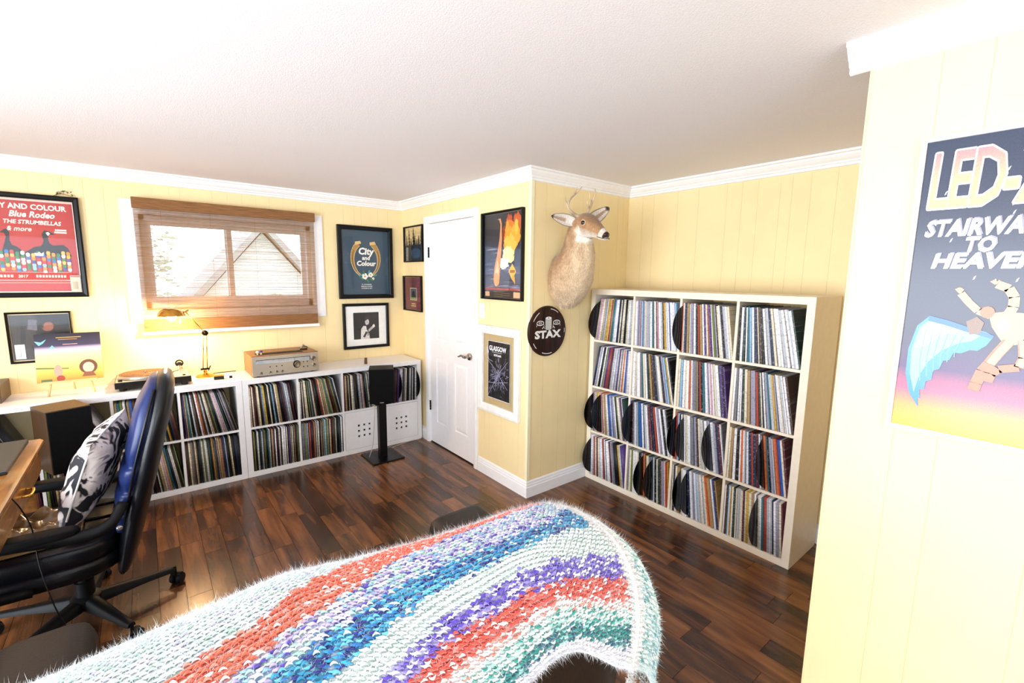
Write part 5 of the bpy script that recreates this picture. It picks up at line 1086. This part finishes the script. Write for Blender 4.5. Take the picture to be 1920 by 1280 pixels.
def bcol(x, s):
    b = bounds(x); jit = rng.normal(0, .004, len(x)); idx = (s[:, None] + jit[:, None] > b).sum(1).clip(0, 10); C = np.zeros((len(x), 3))
    for k in range(11):
        m_ = idx == k
        if m_.any(): C[m_] = SCL[k][0][rng.choice(len(SCL[k][1]), m_.sum(), p=SCL[k][1])]
    endw = (x > -1.19 + .0) & (x < -1.135); C[endw] = np.array(lin(rgb('f2f0ef'))) * rng.uniform(.85, 1.05, (endw.sum(), 1))
    fl2 = x >= -1.135; 
    if fl2.any():
        pal = np.array([lin(rgb(c)) for c in ('e8f3f0', 'bfe3de', '3f9a9c', 'f4f6f6', '6fb6c0')]); C[fl2] = pal[rng.choice(5, fl2.sum(), p=[.35, .2, .15, .2, .1])]
    return C * rng.uniform(.86, 1.1, (len(x), 1))
S0, XA, XB = .03, -2.62, -1.035
YARN = attr_mat('spun_yarn', .85, noise=.12, nscale=400, sheen=.5, spec=.15)
bk = thing('knitted_blanket', 'fluffy striped knitted blanket draped over the love seat', 'blanket', (-1.74, -3.5, .95)); OB = np.array([-1.74, -3.5, .95])
nx, ns = 170, 90; gx, gt = np.meshgrid(np.linspace(XA, XB, nx), np.linspace(0, 1, ns), indexing='ij'); hem = bounds(gx.ravel())[:, -1]; gs = S0 + (hem - S0) * gt.ravel(); gx = gx.ravel()
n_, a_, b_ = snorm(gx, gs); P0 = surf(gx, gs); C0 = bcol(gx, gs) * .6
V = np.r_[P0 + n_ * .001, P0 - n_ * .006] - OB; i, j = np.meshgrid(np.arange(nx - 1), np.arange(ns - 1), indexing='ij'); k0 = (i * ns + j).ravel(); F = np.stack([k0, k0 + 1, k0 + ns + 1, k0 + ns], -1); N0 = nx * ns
F = np.r_[F, F[:, ::-1] + N0]; ed = [(j_, j_ + 1) for j_ in range(ns - 1)]; E1 = np.array([(a, b, b + N0, a + N0) for a, b in ed]); o_ = (nx - 1) * ns; E3 = np.array([(b + o_, a + o_, a + o_ + N0, b + o_ + N0) for a, b in ed])
E4 = np.array([((i_ + 1) * ns, i_ * ns, i_ * ns + N0, (i_ + 1) * ns + N0) for i_ in range(nx - 1)]); E5 = np.array([(i_ * ns + ns - 1, (i_ + 1) * ns + ns - 1, (i_ + 1) * ns + ns - 1 + N0, i_ * ns + ns - 1 + N0) for i_ in range(nx - 1)])
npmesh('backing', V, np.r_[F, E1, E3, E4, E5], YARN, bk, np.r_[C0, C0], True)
# stitches: bent yarn bumps, alternating up and down in each row
px_, ps_ = .0108, .0068; xs_ = np.arange(XA + .005, XB - .004, px_); rows_ = np.arange(0, 1, 1)
sx, ss_ = [], []; par = []
nrow = 108
for r_ in range(nrow):
    t_ = (r_ + .5) / nrow; x_ = xs_ + (px_ / 2 if r_ % 2 else 0) + rng.normal(0, .0007, len(xs_)); h_ = bounds(x_)[:, -1]; sx.append(x_); ss_.append(S0 + (h_ - S0) * t_ + rng.normal(0, .0004, len(x_))); par.append(np.full(len(x_), r_ % 2))
sx, ss_, par = np.concatenate(sx), np.concatenate(ss_), np.concatenate(par); ok = ss_ > .15; sx, ss_, par = sx[ok], ss_[ok], par[ok]
n_, a_, b_ = snorm(sx, ss_); P = surf(sx, ss_); Cs = bcol(sx, ss_); m_ = len(sx)
T = np.linspace(-1, 1, 6); K = 5; VV = np.zeros((m_, 6, K, 3)); sc2 = rng.uniform(.85, 1.2, (m_, 1)); sg_ = np.where(par > 0, 1, -1)[:, None]
for q_, t_ in enumerate(T):
    c = P + a_ * (t_ * px_ * .62) + b_ * (sg_ * (.0022 - .0034 * t_ * t_)) + n_ * (.0012 + .0026 * (1 - t_ * t_)) * sc2; rad = .0028 * (1 - .45 * abs(t_)) * sc2
    for k in range(K): an = 2 * PI * k / K; VV[:, q_, k] = c + (b_ * math.cos(an) + n_ * math.sin(an)) * rad
V = VV.reshape(-1, 3) - OB; fq = np.array([(q_ * K + k, q_ * K + (k + 1) % K, (q_ + 1) * K + (k + 1) % K, (q_ + 1) * K + k) for q_ in range(5) for k in range(K)]); F = (fq[None] + (np.arange(m_) * 6 * K)[:, None, None]).reshape(-1, 4)
stt = npmesh('knit_stitches', V, F, YARN, bk, np.repeat(Cs, 6 * K, 0), True); stt['kind'] = 'stuff'
# fuzz: fine fibres everywhere, longer along the edges
nf = 150000; fx = rng.uniform(XA, XB, nf); h_ = bounds(fx)[:, -1]; ft = rng.random(nf); edge = rng.random(nf) < .22; ft = np.where(edge, np.where(rng.random(nf) < .35, rng.uniform(.2, .33, nf), 1 - rng.random(nf) ** 2 * .03), ft); fs = np.maximum(S0 + (h_ - S0) * ft, .16)
eb = rng.random(nf) < .1; fx = np.where(eb, np.where(rng.random(nf) < .5, rng.uniform(-1.18, -1.15, nf), rng.uniform(-1.19, XB, nf)), fx)
n_, a_, b_ = snorm(fx, fs); P = surf(fx, fs) + n_ * .003; rd = rng.normal(0, 1, (nf, 3)); d = n_ * rng.uniform(.3, 1, (nf, 1)) + rd * .55; d /= np.linalg.norm(d, axis=1, keepdims=True)
ln = rng.gamma(2.2, .0028, (nf, 1)).clip(.002, .02) * np.where(edge | eb, 1.5, 1)[:, None]; sd = np.cross(d, rng.normal(0, 1, (nf, 3))); sd /= np.linalg.norm(sd, axis=1, keepdims=True); sd *= .00035
Cf = bcol(fx, fs); Cf = Cf * .55 + .45 * np.array(lin(rgb('f2f4f6'))); V = np.stack([P - sd, P + sd, P + d * ln], 1).reshape(-1, 3) - OB; F = np.arange(nf * 3).reshape(-1, 3)
fz = npmesh('fuzz', V, F, YARN, bk, np.repeat(Cf, 3, 0)); fz['kind'] = 'stuff'
bm = bm_(); hx = np.linspace(XA, XB, 120); hp = surf(hx, bounds(hx)[:, -1]) - OB; tube(bm, [tuple(p) for p in hp], .004, 8); hm = obj('hem', bm, mat('cream_yarn_edge', 'ece8ea', .9, var=.12, scale=200, bump=.8), bk, True)
bm = bm_(); s2 = np.linspace(.17, bounds(np.array([-1.165]))[0, -1], 60); p2 = surf(np.full(60, -1.165), s2) - OB; n2, _, _ = snorm(np.full(60, -1.165), s2); p2 = p2 + n2 * .002; tube(bm, [tuple(p) for p in p2], .0065, 8); obj('side_border', bm, mat('cream_yarn_edge', 'ece8ea', .9), bk, True)
print('records individual', nrec, 'discs', nd[0], 'objects', len(bpy.data.objects))
